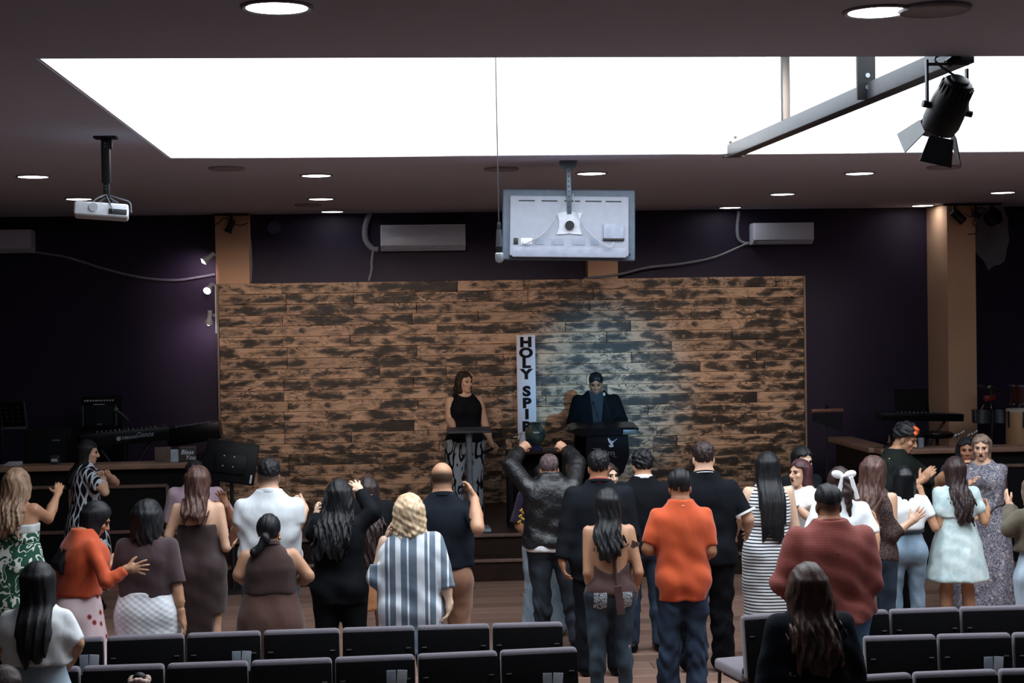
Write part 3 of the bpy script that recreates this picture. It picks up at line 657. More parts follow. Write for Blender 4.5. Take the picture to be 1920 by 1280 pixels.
# ================================================================ BAND AREA BY THE DARK WALL
# music stand, floor boxes, amplifier, keyboards, blocks on the ledge
def music_stand(px, py, y, label, w_, h_, tilt, perforated=True, base=BAND_Z):
    q = on_y(px, py, y); o = empty('music_stand', (q.x, y, base), label, 'music stand'); z = q.z-base
    rot = Matrix.Rotation(R(tilt), 3, 'X')
    dk = MB().box((0, 0, 0), (w_, .006, h_), None, .002).build('desk', plain('stand_black', '#0f0f12', .5), o, (0, 0, z)); dk.rotation_euler = rot.to_euler()
    MB().box((0, -.03, -h_/2), (w_, .06, .006), None, .002).build('lip', plain('stand_grey', '#55555c', .4), dk)
    for sx in (-1, 1): MB().box((sx*w_/2, -.006, 0), (.012, .014, h_), None, .002).build('rim', plain('stand_grey', '#55555c', .4), dk)
    if perforated:
        for i in range(4):
            for j in range(7): MB().cyl(((j-3)*w_*.12, -.0032, (i-1.5)*h_*.17), ((j-3)*w_*.12, -.0045, (i-1.5)*h_*.17), .010, n=8).build('perforation', plain('hole_grey', '#45454c', .6), dk)
    MB().cyl((0, .02, .25), (0, .02, z), .012).build('pole', black, o)
    for a in range(3): MB().cyl((0, .02, .28), (.28*math.cos(a*2.094+.5), .02+.28*math.sin(a*2.094+.5), .012), .009).build('leg', black, o)
    return o
ms = music_stand(2, 777, 17.8, 'perforated black music stand at the edge above the ledge', .52, .3, 22); ms.rotation_euler[1] = 0
def speaker_box(px0, px1, py0, py1, y, label, name='amplifier', base=BAND_Z, dep=.34, knobs=False):
    c = on_y((px0+px1)/2, (py0+py1)/2, y); w_ = (px1-px0)*y/F_PX; h_ = (py1-py0)*y/F_PX
    o = empty(name, (c.x, y+dep/2, c.z-h_/2), label, 'amplifier' if knobs else 'speaker')
    MB().box((0, 0, h_/2), (w_, dep, h_), None, .015, 2).build('cabinet', plain('cab_black', '#101114', .6), o)
    if knobs:
        MB().box((0, -dep/2-.004, h_*.42), (w_*.76, .012, h_*.62), None, .006).build('grille', plain('grille_cloth', '#1e2429', .8), o)
        pn = MB().box((0, -dep/2-.006, h_*.90), (w_*.95, .014, h_*.13), None, .004).build('control_panel', plain('panel_black', '#0b0c0e', .4), o)
        for i in range(11): MB().cyl(((i-5)*w_*.078, -dep/2-.012, h_*.9), ((i-5)*w_*.078, -dep/2-.028, h_*.9), .011, n=10).build('knob', plain('knob_pale', '#b9bcc4', .4), pn)
        MB().box((0, -dep/2-.012, h_*.78), (w_*.32, .006, .012), None, .001).build('name_strip', plain('knob_pale', '#b9bcc4', .4), o); MB().box((0, -dep/2-.012, h_*.16), (w_*.14, .006, .014), None, .001).build('badge', plain('badge_grey', '#60666e', .4), o)
        for sx in (-1, 1): MB().box((sx*w_*.46, -dep/2-.002, h_*.42), (w_*.07, .012, h_*.66), None, .006).build('side_strip', plain('side_grey', '#343c42', .5), o)
    else:
        MB().box((0, -dep/2-.004, h_*.5), (w_*.86, .012, h_*.8), None, .006).build('grille', plain('grille_dark', '#14171a', .8), o)
        MB().box((w_*.28, -dep/2-.011, h_*.72), (w_*.18, .004, .016), None, .001).build('badge', plain('badge_grey', '#60666e', .4), o)
    return o
amp = speaker_box(154, 219, 747, 806, 18.6, 'guitar amplifier with row of pale knobs standing on dark box', knobs=True)
bx = speaker_box(150, 224, 806, 880, 18.55, 'dark speaker cabinet carrying the guitar amplifier'); bz = bx.location.z; amp.location.z = bz + (880-806)*18.55/F_PX + .002
sb = speaker_box(46, 122, 808, 871, 17.2, 'low black speaker box behind the ledge near the music stand')
for ob, z0_ in ((bx, BAND_Z), (sb, BAND_Z)):
    gap = ob.location.z-z0_
    if gap > .02:
        f = MB().box((0, 0, -gap/2), (.45, .3, gap), None, .01).build('stand_block', black_matte, ob)
# microphone on a boom beside the amplifier
q = on_y(217, 770, 18.0); o = empty('boom_microphone', (q.x+.1, 18.0, BAND_Z), 'microphone on a slanted boom stand beside the guitar amplifier', 'microphone'); zz = q.z-BAND_Z
MB().cyl((.02, 0, .02), (.02, 0, zz-.10), .011).build('pole', black, o); MB().cyl((.05, 0, zz-.13), (-.06, -.02, zz-.02), .008).build('boom', black, o); MB().cyl((.03, 0, zz-.10), (-.075, -.02, zz-.005), .013, .017, 12).build('body', dark_grey, o); MB().sph((-.095, -.022, zz+.012), .03, 12).build('grille', plain('mic_grille_dark', '#6a757a', .4, .6), o); MB().lathe([(.001, 0), (.14, 0), (.14, .015), (.03, .03), (.001, .03)], (.02, 0, 0), 20).build('base', black, o)
# big keyboard with lettering, and a second one behind
def keyboard(pa, pb, y, label, text_parts=(), depth_=.36, hgt=.11, base=BAND_Z, keys=True, logo=True):
    a, b = on_y(*pa, y), on_y(*pb, y + (.25 if logo else 0)); c = (a+b)/2; L_ = (b-a).length; rz = math.atan2(b.y-a.y, b.x-a.x)
    o = empty('keyboard', (c.x, c.y, base), label, 'keyboard', rz=rz); z = c.z-base; tilt = math.atan2(b.z-a.z, L_)
    bd = MB().box((0, depth_/2, 0), (L_, depth_, hgt), None, .015, 2).build('body', plain('piano_black', '#0d0e12', .3), o, (0, 0, z)); bd.rotation_euler = (0, -tilt, 0)
    if keys:
        for i in range(26): MB().box((-L_*.46+i*L_*.92/25, depth_*.82, hgt/2+.008), (L_*.032, .13, .016), None, .002, 1).build('key', plain('key_ivory', '#c9c9cc', .3), bd)
    for i in range(14): MB().cyl((-L_*.3+i*L_*.05, .06, hgt/2-.002), (-L_*.3+i*L_*.05, .06, hgt/2+.014), .007, n=8).build('button', plain('button_grey', '#8a8e96', .4), bd)
    for (tx, s_, x_, z_, f) in text_parts: text('lettering', tx, plain('letter_pale', '#9aa9b4', .5), bd, (x_*L_, -.002, z_), (R(90), 0, 0), s_, .0005 if not f else .0, .001, sx=.85 if not f else .9, shear=f)
    for sx in (-1, 1):
        MB().cyl((sx*L_*.3, depth_*.3, .0), (-sx*L_*.3, depth_*.3, z-hgt/2), .016).build('stand_leg', black, o)
    for sx in (-1, 1): MB().box((sx*L_*.3, depth_*.3, .012), (.03, .4, .024), None, .005).build('stand_foot', black, o)
    return o, bd, L_
kb, bd, L_ = keyboard((150, 828), (318, 812), 17.1, 'long black keyboard with pale maker lettering on its back', (('YAMAHA', .052, .03, -.004, 0), ('Genos', .078, .215, .012, .35)), .4, .15, keys=False)
lg = MB().lathe([(.017, -.001), (.024, -.001), (.024, .001), (.017, .001)], (-.075*L_, -.002, -.006), 24, Matrix.Rotation(R(90), 3, 'X')); lg.box((-.075*L_, -.002, -.006), (.004, .002, .04)); lg.box((-.075*L_, -.002, -.006), (.04, .002, .004), Matrix.Rotation(R(30), 3, 'Y')); lg.box((-.075*L_, -.002, -.006), (.04, .002, .004), Matrix.Rotation(R(-30), 3, 'Y')); lg.build('emblem', plain('letter_pale', '#9aa9b4', .5), bd)
q = on_y(180, 816, 17.35); pt_ = tag(MB().box((q.x, 17.35, q.z+.022), (.15, .2, .02), Matrix.Rotation(R(-6), 3, 'Y'), .003).build('notebook', plain('notebook_lilac', '#7d7a9a', .6)), 'small lilac notebook lying on the lettered keyboard', 'notebook')
k2 = keyboard((312, 822), (412, 806), 17.75, 'second black keyboard with raised dark lid by the plank wall', (), .3, .20, keys=False, logo=False)
# things along the ledge
LZ = lt
def ledge_y(): return LEDGE_Y+.07
def block(px0, px1, py0, label, words=None, name='wooden_block', mat=None):
    a, b = on_y(px0, 860, LEDGE_Y+.04), on_y(px1, 860, LEDGE_Y+.04); top = on_y((px0+px1)/2, py0, LEDGE_Y+.04).z
    o = empty(name, ((a.x+b.x)/2, LEDGE_Y+.08, LZ), label, 'block' if words is None else 'sign'); w_, h_ = b.x-a.x, top-LZ
    bb = MB().box((0, 0, h_/2), (w_, .07, h_), None, .005).build('block', mat or plain('grey_wood', '#5d4d47', .7, var=.25, scale=30), o)
    for i, (tx, x_, z_, s_) in enumerate(words or []): text('lettering', tx, plain('lettering_white', '#d9e4ee', .6), bb, (x_*w_, -.0365, z_*h_), (R(90), 0, 0), s_, .0008, .001, shear=.3)
    MB().box((0, 0, h_-.004), (w_*1.02, .074, .008), None, .003).build('top_edge', plain('edge_wood', '#7a6659', .6), o)
    return o
block(290, 319, 838, 'plain brown wooden block on the ledge'); block(336, 367, 837, 'dark wooden block with white script lettering on the ledge', [('Bless', -.02, .62, .064), ('You', .16, .26, .064)], 'lettered_block', plain('dark_grey_wood', '#3e3838', .7, var=.3, scale=30))
a = on_y(327, 858, LEDGE_Y+.08); o = empty('folded_card', (a.x, LEDGE_Y+.1, LZ), 'pale folded card standing between the two wooden blocks', 'card')
for sg in (-1, 1): MB().box((0, sg*.022, .062), (.085, .003, .13), Matrix.Rotation(R(sg*18), 3, 'X'), .0005).build('leaf', pale_card, o)
a = on_y(24, 866, LEDGE_Y+.08); o = empty('paper_stack', (a.x, LEDGE_Y+.07, LZ), 'thin stack of white papers lying on the ledge', 'papers')
for i in range(3): MB().box((.012*i, .0, .006+.012*i), (.18-.02*i, .13, .010), Matrix.Rotation(R(4*i), 3, 'Z'), .001).build('sheet', plain('paper_white', '#a9b0b8', .7), o)
a = on_y(103, 861, LEDGE_Y+.08); o = empty('desk_clock', (a.x, LEDGE_Y+.08, LZ), 'small dark box with pale label on the ledge below the speaker', 'box'); MB().box((0, 0, .045), (.09, .07, .09), None, .008).build('case', dark_grey, o); MB().box((0, -.037, .045), (.06, .004, .03), None, .002).build('label', pale_card, o)
# monitor on a stand before the plank wall, back towards the hall
MY = 16.15; c = on_y(433, 866, MY); w_ = 96*MY/F_PX; h_ = 76*MY/F_PX
o = empty('stage_monitor', (c.x, MY, 0), 'black flat screen on a stand, its back to the hall', 'monitor')
mt = Matrix.Rotation(R(9), 3, 'Y') @ Matrix.Rotation(R(-12), 3, 'X')
cs = MB().box((0, 0, 0), (w_, .045, h_), None, .012, 2).build('casing', plain('monitor_black', '#0b0c0f', .4), o, (0, 0, c.z)); cs.rotation_euler = mt.to_euler()
MB().box((0, -.035, -.02), (w_*.62, .03, h_*.5), None, .01).build('rear_hump', plain('monitor_black', '#0b0c0f', .4), cs); MB().box((0, .0235, 0), (w_*.94, .003, h_*.9), None, .001).build('screen', plain('screen_black', '#08090b', .12), cs)
for sx in (-1, 1):
    for sz in (-1, 1): MB().cyl((sx*.05-.02, -.049, sz*.05), (sx*.05-.02, -.054, sz*.05), .007, n=10).build('mount_screw', steel, cs)
MB().box((w_*.43, -.025, -h_*.36), (.02, .006, .085), None, .001).build('sticker', plain('sticker_white', '#c9d0d6', .6), cs)
MB().cyl((0, .04, .03), (0, .04, c.z), .018, n=12).build('post', black, o); MB().lathe([(.001, 0), (.24, 0), (.24, .012), (.05, .03), (.001, .032)], (0, .04, 0), 28).build('base', black, o)

# ================================================================ BAND AREA BEHIND THE FAR LEDGE
q = on_y(1551, 782, 17.3); o = empty('bar_chimes', (q.x, 17.3, 0), 'bar chimes hanging from wooden rail on a tripod stand', 'chimes'); z = q.z
w_ = 62*17.3/F_PX; zr = on_y(1551, 769, 17.3).z
MB().box((0, 0, zr), (w_, .04, .035), None, .006).build('rail', plain('chime_wood', '#6d4530', .5), o)
for i in range(24):
    L_ = .09+.12*(i/23); MB().cyl((-w_*.46+w_*.92*i/23, 0, zr-.03), (-w_*.46+w_*.92*i/23, 0, zr-.03-L_), .0065, n=8).build('chime_bar', plain('chime_steel', '#3d4048', .25, .8), o)
MB().cyl((0, .03, .3), (0, .03, zr+.06), .012).build('pole', black, o); MB().cyl((0, .03, zr), (0, 0, zr+.05), .016).build('clamp', black, o)
for a in range(3): MB().cyl((0, .03, .62), (.36*math.cos(a*2.094+.3), .03+.36*math.sin(a*2.094+.3), .012), .010).build('leg', black, o)
k3, bd3, L3 = keyboard((1655, 781), (1808, 783), 17.9, 'slim black keyboard on a stand before the far tan pillar', (), .3, .09, keys=False, logo=False)
kz = k3.children[0].location.z
MB().box((-L3*.06, .24, kz+.17), (.40, .012, .30), Matrix.Rotation(R(-14), 3, 'X'), .004).build('music_rest', black_matte, k3)
MB().cyl((0.02, .05, kz-.5), (.02, .05, kz+.12), .008).build('pole', black, k3)
# timbales with cymbal
q = on_y(1860, 780, 18.25); o = empty('timbales', (q.x, 18.25, BAND_Z), 'pair of chrome timbales with red cowbell and a cymbal on one stand', 'drums'); z = q.z-BAND_Z
chrome = plain('chrome', '#9aa0a8', .18, 1)
for i, (dx, r_) in enumerate(((-.115, .115), (.105, .13))):
    MB().lathe([(r_-.01, -.075), (r_, -.075), (r_, .075), (r_-.01, .075)], (dx, 0, z), 28).build('shell', plain('shell_steel', '#838d94', .22, .9), o); MB().lathe([(.001, 0), (r_+.004, 0), (r_+.004, .006), (.001, .006)], (dx, 0, z+.07), 28).build('drumhead', plain('head_grey', '#8e9298', .6), o); MB().lathe([(r_, -.008), (r_+.012, -.008), (r_+.012, .008), (r_, .008)], (dx, 0, z+.078), 28).build('rim', chrome, o)
    for k in range(8):
        a_ = k*.785; MB().cyl((dx+(r_+.012)*math.cos(a_), (r_+.012)*math.sin(a_), z-.06), (dx+(r_+.012)*math.cos(a_), (r_+.012)*math.sin(a_), z+.085), .006, n=8).build('lug', chrome, o)
MB().box((-.05, -.06, z+.22), (.13, .06, .07), Matrix.Rotation(R(-8), 3, 'Y'), .012).build('cowbell', plain('cowbell_red', '#7c2420', .4), o); MB().cyl((0, 0, z-.05), (-.02, -.03, z+.2), .009).build('cowbell_post', chrome, o)
cz = on_y(1862, 728, 18.25).z-BAND_Z; qy = Matrix.Rotation(R(12), 3, 'Y') @ Matrix.Rotation(R(10), 3, 'X')
MB().lathe([(.001, .03), (.03, .028), (.05, .01), (.16, .0), (.165, -.003), (.05, .004), (.001, .02)], (0, .02, cz), 36, qy).build('cymbal', plain('cymbal_bronze', '#5f5a4e', .3, .8), o); MB().cyl((.02, .05, .25), (0, .02, cz+.04), .010).build('cymbal_stand', chrome, o)
for a in range(3): MB().cyl((.02, .03, .45), (.02+.3*math.cos(a*2.094), .03+.3*math.sin(a*2.094), .012), .012).build('leg', chrome, o)
MB().cyl((.02, .03, .3), (.02, .03, z), .016).build('pole', chrome, o); MB().cyl((-.16, -.08, z+.09), (-.08, .05, z+.13), .007).build('drumstick', plain('stick_wood', '#b49a78', .5), o)
q = on_y(1914, 800, 17.2); o = empty('conga_drum', (q.x, 17.2, BAND_Z), 'tall pale wooden conga drum at the picture edge', 'drum'); zt_ = on_y(1914, 768, 17.2).z-BAND_Z
MB().lathe([(.10, .0), (.115, .02), (.15, .3), (.165, .5), (.155, zt_-.05), (.145, zt_)], n=28).build('shell', plain('conga_wood', '#9a7553', .4, var=.2, scale=6), o); MB().lathe([(.14, zt_-.02), (.158, zt_-.02), (.158, zt_+.012), (.001, zt_+.012)], n=28).build('drumhead', plain('head_hide', '#a8a29a', .6), o)
for k in range(6): a_ = k*1.047+.3; MB().box((.163*math.cos(a_), .163*math.sin(a_), zt_-.1), (.016, .016, .18), Matrix.Rotation(a_, 3, 'Z'), .004).build('lug', black, o)
q = on_y(1920, 738, 18.0); o = empty('mounted_drum', (q.x, 18.0, BAND_Z), 'dark red drum with chrome hoop above the conga', 'drum'); zc_ = q.z-BAND_Z
MB().lathe([(.14, -.12), (.15, -.12), (.15, .10), (.14, .10)], (0, 0, zc_), 28).build('shell', plain('drum_red', '#3d1516', .25), o)
for dz in (-.115, .10): MB().lathe([(.148, -.012), (.165, -.012), (.165, .012), (.148, .012)], (0, 0, zc_+dz), 28).build('hoop', chrome, o)
MB().lathe([(.001, 0), (.15, 0), (.15, .004), (.001, .004)], (0, 0, zc_+.10), 28).build('drumhead', plain('head_grey', '#8e9298', .6), o); MB().cyl((0, .12, 0), (0, .12, zc_), .016).build('stand', chrome, o)
# seat pad and hardware behind the ledge
q = on_y(1757, 815, 17.4); o = empty('drum_stool', (q.x, 17.4, BAND_Z), 'black round drum stool behind the far ledge', 'stool'); z = q.z-BAND_Z
MB().lathe([(.001, -.03), (.16, -.03), (.18, -.01), (.18, .02), (.15, .035), (.001, .04)], (0, 0, z), 28).build('seat', plain('stool_black', '#0e0e11', .3), o); MB().cyl((0, 0, .1), (0, 0, z-.02), .02).build('post', black, o)
for a in range(3): MB().cyl((0, 0, .35), (.26*math.cos(a*2.094+.5), .26*math.sin(a*2.094+.5), .01), .011).build('leg', black, o)
# glass things on the ledge
RZ = rt; q = on_y(1668, 830, LEDGE_Y+.08); o = empty('crystal_award', (q.x, LEDGE_Y+.1, RZ), 'faceted crystal award on a black base at the ledge corner', 'award')
MB().box((0, 0, .012), (.11, .09, .024), None, .004).build('base', black, o)
mb = MB(); mb.lathe([(.05, .024), (.052, .06), (.03, .11), (.012, .145), (.001, .15)], (0, 0, 0), 6); mb.build('crystal', glass('crystal', (.9, .95, 1), .03), o, smooth=0)
q = on_y(1728, 828, LEDGE_Y+.08); o = empty('plastic_cup', (q.x, LEDGE_Y+.1, RZ), 'small clear tumbler on the ledge behind the orange-dyed hair', 'cup'); MB().lathe([(.001, 0), (.03, 0), (.036, .10), (.033, .10), (.028, .008), (.001, .008)], n=20).build('tumbler', plain('cup_pale', '#8b95a3', .2), o)
for px, lb in ((1800, 'beaded glass ornament on the far ledge, nearer the keyboard stand'), (1825, 'beaded glass ornament on the far ledge, nearer the conga')):
    q = on_y(px, 820, LEDGE_Y+.12); o = empty('glass_ornament', (q.x, LEDGE_Y+.14, RZ), lb, 'ornament', 'beaded glass ornaments'); rng = random.Random(px)
    MB().lathe([(.001, 0), (.035, 0), (.012, .02), (.008, .05), (.001, .05)], n=14).build('foot', chrome, o)
    for i in range(9): a_ = i*.7; MB().sph((.045*math.cos(a_), .045*math.sin(a_), .06+.012*i), .013, 8).build('bead', plain('bead_glass', '#b9c2cc', .08, .5), o)
    MB().tube(curve_pts([(.0, 0, .04), (.04, .02, .08), (-.03, .03, .12), (.02, -.02, .17)]), .004, 6).build('wire', chrome, o)

# ================================================================ CHAIRS
seat_f = cloth0 = None
def seat_fabric():
    t = NT('chair_fabric'); o = t.obj(); n = t.noise(o, 180, 2); m = t.noise(o, 5, 3)
    t.col(t.mix(n, srgb('#4c474e'), srgb('#79737c'))); t.set(.9, spec=.15, sheen=.3); t.bump(n, .4, .003); return t.m
fab = seat_fabric(); shell_b = plain('chair_back_black', '#0a0a0c', .8, spec=.1)
frame_m = plain('chair_frame', '#1a1a1d', .4, .5)
CH_T = .83
def make_chair():
    o = empty('stacking_chair', (0, 0, 0), 'x', 'chair')
    w_ = .465
    MB().box((0, 0, 0), (w_, .075, .40), Matrix.Rotation(R(-7), 3, 'X'), .03, 4).build('backrest', fab, o, (0, -.02, CH_T-.20))
    MB().box((0, -.040, 0), (w_-.004, .018, .385), Matrix.Rotation(R(-7), 3, 'X'), .008).build('back_shell', shell_b, o, (0, -.02, CH_T-.215))
    MB().box((0, .23, .435), (w_, .46, .075), None, .03, 4).build('seat', fab, o)
    for sx in (-1, 1):
        MB().tube(curve_pts([(sx*.215, -.05, CH_T-.3), (sx*.215, .02, .45), (sx*.215, -.03, .2), (sx*.215, -.08, .0)]), .0125, 8).build('leg', frame_m, o)
        MB().tube(curve_pts([(sx*.215, .40, .41), (sx*.215, .42, .2), (sx*.215, .44, .0)]), .0125, 8).build('leg', frame_m, o)
        MB().box((sx*.19, -.062, CH_T-.125), (.03, .008, .005), None, .001).build('bracket_slot', plain('slot_steel', '#9a9aa2', .3, .8), o)
    MB().box((0, .2, .385), (.40, .38, .02), None, .004).build('seat_frame', frame_m, o)
    MB().box((0, -.075, .30), (.30, .03, .20), None, .006).build('book_rack', shell_b, o)
    return o
chair0 = make_chair(); used = [False]
def place(loc, rz, label, group, w_=1.):
    global chair0
    o = chair0 if not used[0] else copy_tree(chair0); used[0] = True
    o.location = loc; o.rotation_euler = (0, 0, rz); o.scale = (w_, 1, 1); o['label'] = label; o['group'] = group; return o
ORD = ['first', 'second', 'third', 'fourth', 'fifth', 'sixth', 'seventh', 'eighth', 'ninth']
def chair_row(bounds, ys, fmt, group):
    P = [on_z(px, py, CH_T) for px, py in zip(bounds, ys)]; out = []
    fit = np.polyfit([p.x for p in P], [p.y for p in P], 2)
    for i in range(len(P)-1):
        a, b = P[i], P[i+1]; ya, yb = np.polyval(fit, a.x), np.polyval(fit, b.x)
        c = Vector(((a.x+b.x)/2, (ya+yb)/2 + .02, 0)); rz = math.atan2(yb-ya, b.x-a.x)
        out.append(place(c, rz, fmt % ORD[i] if '%s' in fmt else fmt, group, math.hypot(b.x-a.x, yb-ya)/.484))
    return out
ra = chair_row([1058, 920, 780, 639, 491, 348, 197, 50][::-1], [1166, 1168, 1173, 1177, 1183, 1187, 1193, 1199][::-1], 'grey padded chair, %s counting inward in the row right behind the blond striped-shirt woman'.replace('right ', ''), 'far row of chairs before the brown dresses')
rb = chair_row([1084, 935, 780, 625, 468, 311, 152, -8][::-1], [1212, 1219, 1228, 1233, 1238, 1243, 1249, 1254][::-1], 'grey padded chair, %s counting inward in the near row level with the white-tee woman', 'near row of chairs by the white-tee woman')
rc = chair_row([1534, 1667, 1800, 1935], [1148, 1142, 1138, 1134], 'grey padded chair, %s from the aisle in the far row behind the light jeans', 'far row of chairs behind the praying group')
rd = chair_row([1618, 1757, 1898, 2040], [1193, 1189, 1186, 1184], 'grey padded chair, %s from the red-checked man in the middle row', 'middle row of chairs on the aisle side')
re_ = chair_row([1552, 1710, 1873, 2038], [1270, 1260, 1255, 1251], 'grey padded chair, %s from the dark navy jacket in the nearest row', 'nearest row of chairs on the aisle side')
q = on_z(1440, 1149, CH_T); place(Vector((q.x+.05, q.y, 0)), R(11), 'grey padded aisle chair turned sideways, its seat showing beside the navy jacket', 'turned aisle chair')
# printed cards in the book racks
cardm = plain('card_blue_white', '#8d99a5', .6)
for (px, py, y, lb) in ((452, 1233, 0, 'pale printed cards on the back of a far-row chair by the white knit skirt'), (166, 1240, 0, 'pale printed cards on the far-row chair beside the white-tee woman'), (743, 1270, 0, 'pale printed cards on the near-row chair below the striped shirt'), (1036, 1275, 0, 'pale printed cards on the near-row chair by the aisle'), (1863, 1244, 0, 'pale printed cards on the middle-row chair at the far end')):
    dpt = (3000*1.9/(py-590))*1.0
    row = ra if py < 1242 and px < 1000 else (rb if px < 1100 else rd)
    best = min(row, key=lambda c: abs((CM.inverted() @ Vector((c.location.x, c.location.y, .6))).x/-(CM.inverted() @ Vector((c.location.x, c.location.y, .6))).z*F_PX+960-px))
    q = on_y(px, py, best.location.y-.09); o = empty('printed_cards', (q.x, best.location.y-.083, q.z-.05), lb, 'cards', 'printed cards on chair backs')
    MB().box((-.028, 0, .03), (.052, .004, .12), None, .0005).build('card', cardm, o); MB().box((.03, -.002, .03), (.056, .004, .12), Matrix.Rotation(R(4), 3, 'Y'), .0005).build('card', plain('card_white', '#aab3bc', .6), o)
# ================================================================ PEOPLE: figures grown from one smooth distance field each
F32 = np.float32
def V(*a): return np.array(a, F32)
def sd_cap(P, a, b, r1, r2):
    ba = (b - a).astype(F32); pa = P - a
    t = np.clip(pa @ ba / max(1e-9, float(ba @ ba)), 0, 1)
    return np.linalg.norm(pa - t[:, None]*ba, axis=1) - (r1 + (r2 - r1)*t)
def sd_ell(P, c, r, Rm=None):
    q = P - c
    if Rm is not None: q = q @ Rm
    r = np.asarray(r, F32); k0 = np.linalg.norm(q/r, axis=1); k1 = np.linalg.norm(q/(r*r), axis=1)
    return k0*(k0 - 1)/np.maximum(k1, 1e-6)
def smin(a, b, k):
    if k <= 0: return np.minimum(a, b)
    h = np.clip(.5 + .5*(b - a)/k, 0, 1); return b + (a - b)*h - k*h*(1 - h)
def smax(a, b, k): return -smin(-a, -b, k)
class Loft:
    """stack of ellipses along z: rows of (z, half width, half depth, cx, cy)"""
    def __init__(s, keys, n=2.3, rnd=.012, wave=None):
        K = np.array([list(k) + [0]*(5-len(k)) for k in keys], float); K = K[np.argsort(K[:, 0])]
        s.z0, s.z1 = K[0, 0], K[-1, 0]; s.zz = np.linspace(s.z0, s.z1, 96); s.c = []
        for j in range(1, 5):
            v = np.interp(s.zz, K[:, 0], K[:, j]); w = 7
            for _ in range(2):
                vp = np.pad(v, w//2, mode='edge'); v = np.convolve(vp, np.ones(w)/w, 'valid')
            s.c.append(v.astype(F32))
        s.n, s.rnd, s.wave = n, rnd, wave
    def at(s, z): return [np.interp(z, s.zz, c) for c in s.c]
    def __call__(s, P, inf=0.):
        z = np.clip(P[:, 2], s.z0, s.z1); a, b, cx, cy = s.at(z); a = a + inf; b = b + inf
        x, y = P[:, 0] - cx, P[:, 1] - cy
        if s.wave:
            n, amp, ph = s.wave; th = np.arctan2(y/b, x/a); t = np.clip((s.z1 - z)/max(.05, s.z1 - s.z0), 0, 1)
            m = 1 + amp*t*(np.sin(n*th + ph) + .5*np.sin((n*1.7)*th + 2*ph)); a = a*m; b = b*m
        k = (np.abs(x/a)**s.n + np.abs(y/b)**s.n)**(1/s.n)
        d = (k - 1)*np.minimum(a, b)
        dz = np.maximum(s.z0 - P[:, 2], P[:, 2] - s.z1)
        return smax(d, dz, s.rnd).astype(F32)
def polygonize(f, lo, hi, c):
    B = 6; lo = np.asarray(lo, float) - c*2; hi = np.asarray(hi, float) + c*2
    nb = np.maximum(1, np.ceil((hi - lo)/(c*B)).astype(int)); n = nb*B
    ax = [lo[i] + c*np.arange(n[i]) for i in range(3)]
    cen = np.stack(np.meshgrid(*[lo[i] + c*(np.arange(nb[i])*B + (B-1)/2) for i in range(3)], indexing='ij'), -1).reshape(-1, 3).astype(F32)
    fc = f(cen); keep = np.abs(fc) < B*c*.87*1.7 + .012
    Vv = np.repeat(fc, B**3).reshape(*nb, B, B, B).astype(F32)
    ki = np.argwhere(keep.reshape(nb))
    off = np.stack(np.meshgrid(*[np.arange(B)]*3, indexing='ij'), -1).reshape(-1, 3)
    pts = (lo + c*((ki[:, None, :]*B + off[None]).reshape(-1, 3))).astype(F32)
    Vv[ki[:, 0], ki[:, 1], ki[:, 2]] = f(pts).reshape(-1, B, B, B)
    G = Vv.transpose(0, 3, 1, 4, 2, 5).reshape(n)
    s = (G < 0); u = s.astype(np.uint8)
    cnt = sum(u[i:n[0]-1+i, j:n[1]-1+j, k:n[2]-1+k] for i in (0, 1) for j in (0, 1) for k in (0, 1))
    idx = np.argwhere((cnt > 0) & (cnt < 8))
    if len(idx) == 0: return np.zeros((0, 3), F32), np.zeros((0, 4), int)
    co = np.array([(i, j, k) for i in (0, 1) for j in (0, 1) for k in (0, 1)])
    cv = G[idx[:, None, 0]+co[None, :, 0], idx[:, None, 1]+co[None, :, 1], idx[:, None, 2]+co[None, :, 2]]
    acc = np.zeros((len(idx), 3)); w = np.zeros(len(idx))
    for a in range(8):
        for b in range(a+1, 8):
            if np.abs(co[a]-co[b]).sum() != 1: continue
            va, vb = cv[:, a], cv[:, b]; m = (va < 0) != (vb < 0); t = np.where(m, va/np.where(m, va-vb, 1), 0)
            acc += m[:, None]*(co[a] + t[:, None]*(co[b]-co[a])); w += m
    verts = lo + c*(idx + acc/w[:, None])
    im = -np.ones(np.array(n)-1, int); im[idx[:, 0], idx[:, 1], idx[:, 2]] = np.arange(len(idx))
    Q = []
    for a in range(3):
        b, d = (a+1) % 3, (a+2) % 3
        sl = [slice(None)]*3; sl2 = [slice(None)]*3; sl[a] = slice(0, n[a]-1); sl2[a] = slice(1, n[a])
        e = np.argwhere(s[tuple(sl)] != s[tuple(sl2)])
        e = e[(e[:, b] > 0) & (e[:, d] > 0) & (e[:, b] < n[b]-1) & (e[:, d] < n[d]-1)]
        eb = np.zeros(3, int); eb[b] = 1; ed = np.zeros(3, int); ed[d] = 1
        g = lambda q: im[q[:, 0], q[:, 1], q[:, 2]]
        q = np.stack([g(e-eb-ed), g(e-ed), g(e), g(e-eb)], 1)
        neg = s[e[:, 0], e[:, 1], e[:, 2]]; q[~neg] = q[~neg][:, ::-1]; Q.append(q)
    Q = np.concatenate(Q); Q = Q[(Q >= 0).all(1)]
    return verts, Q
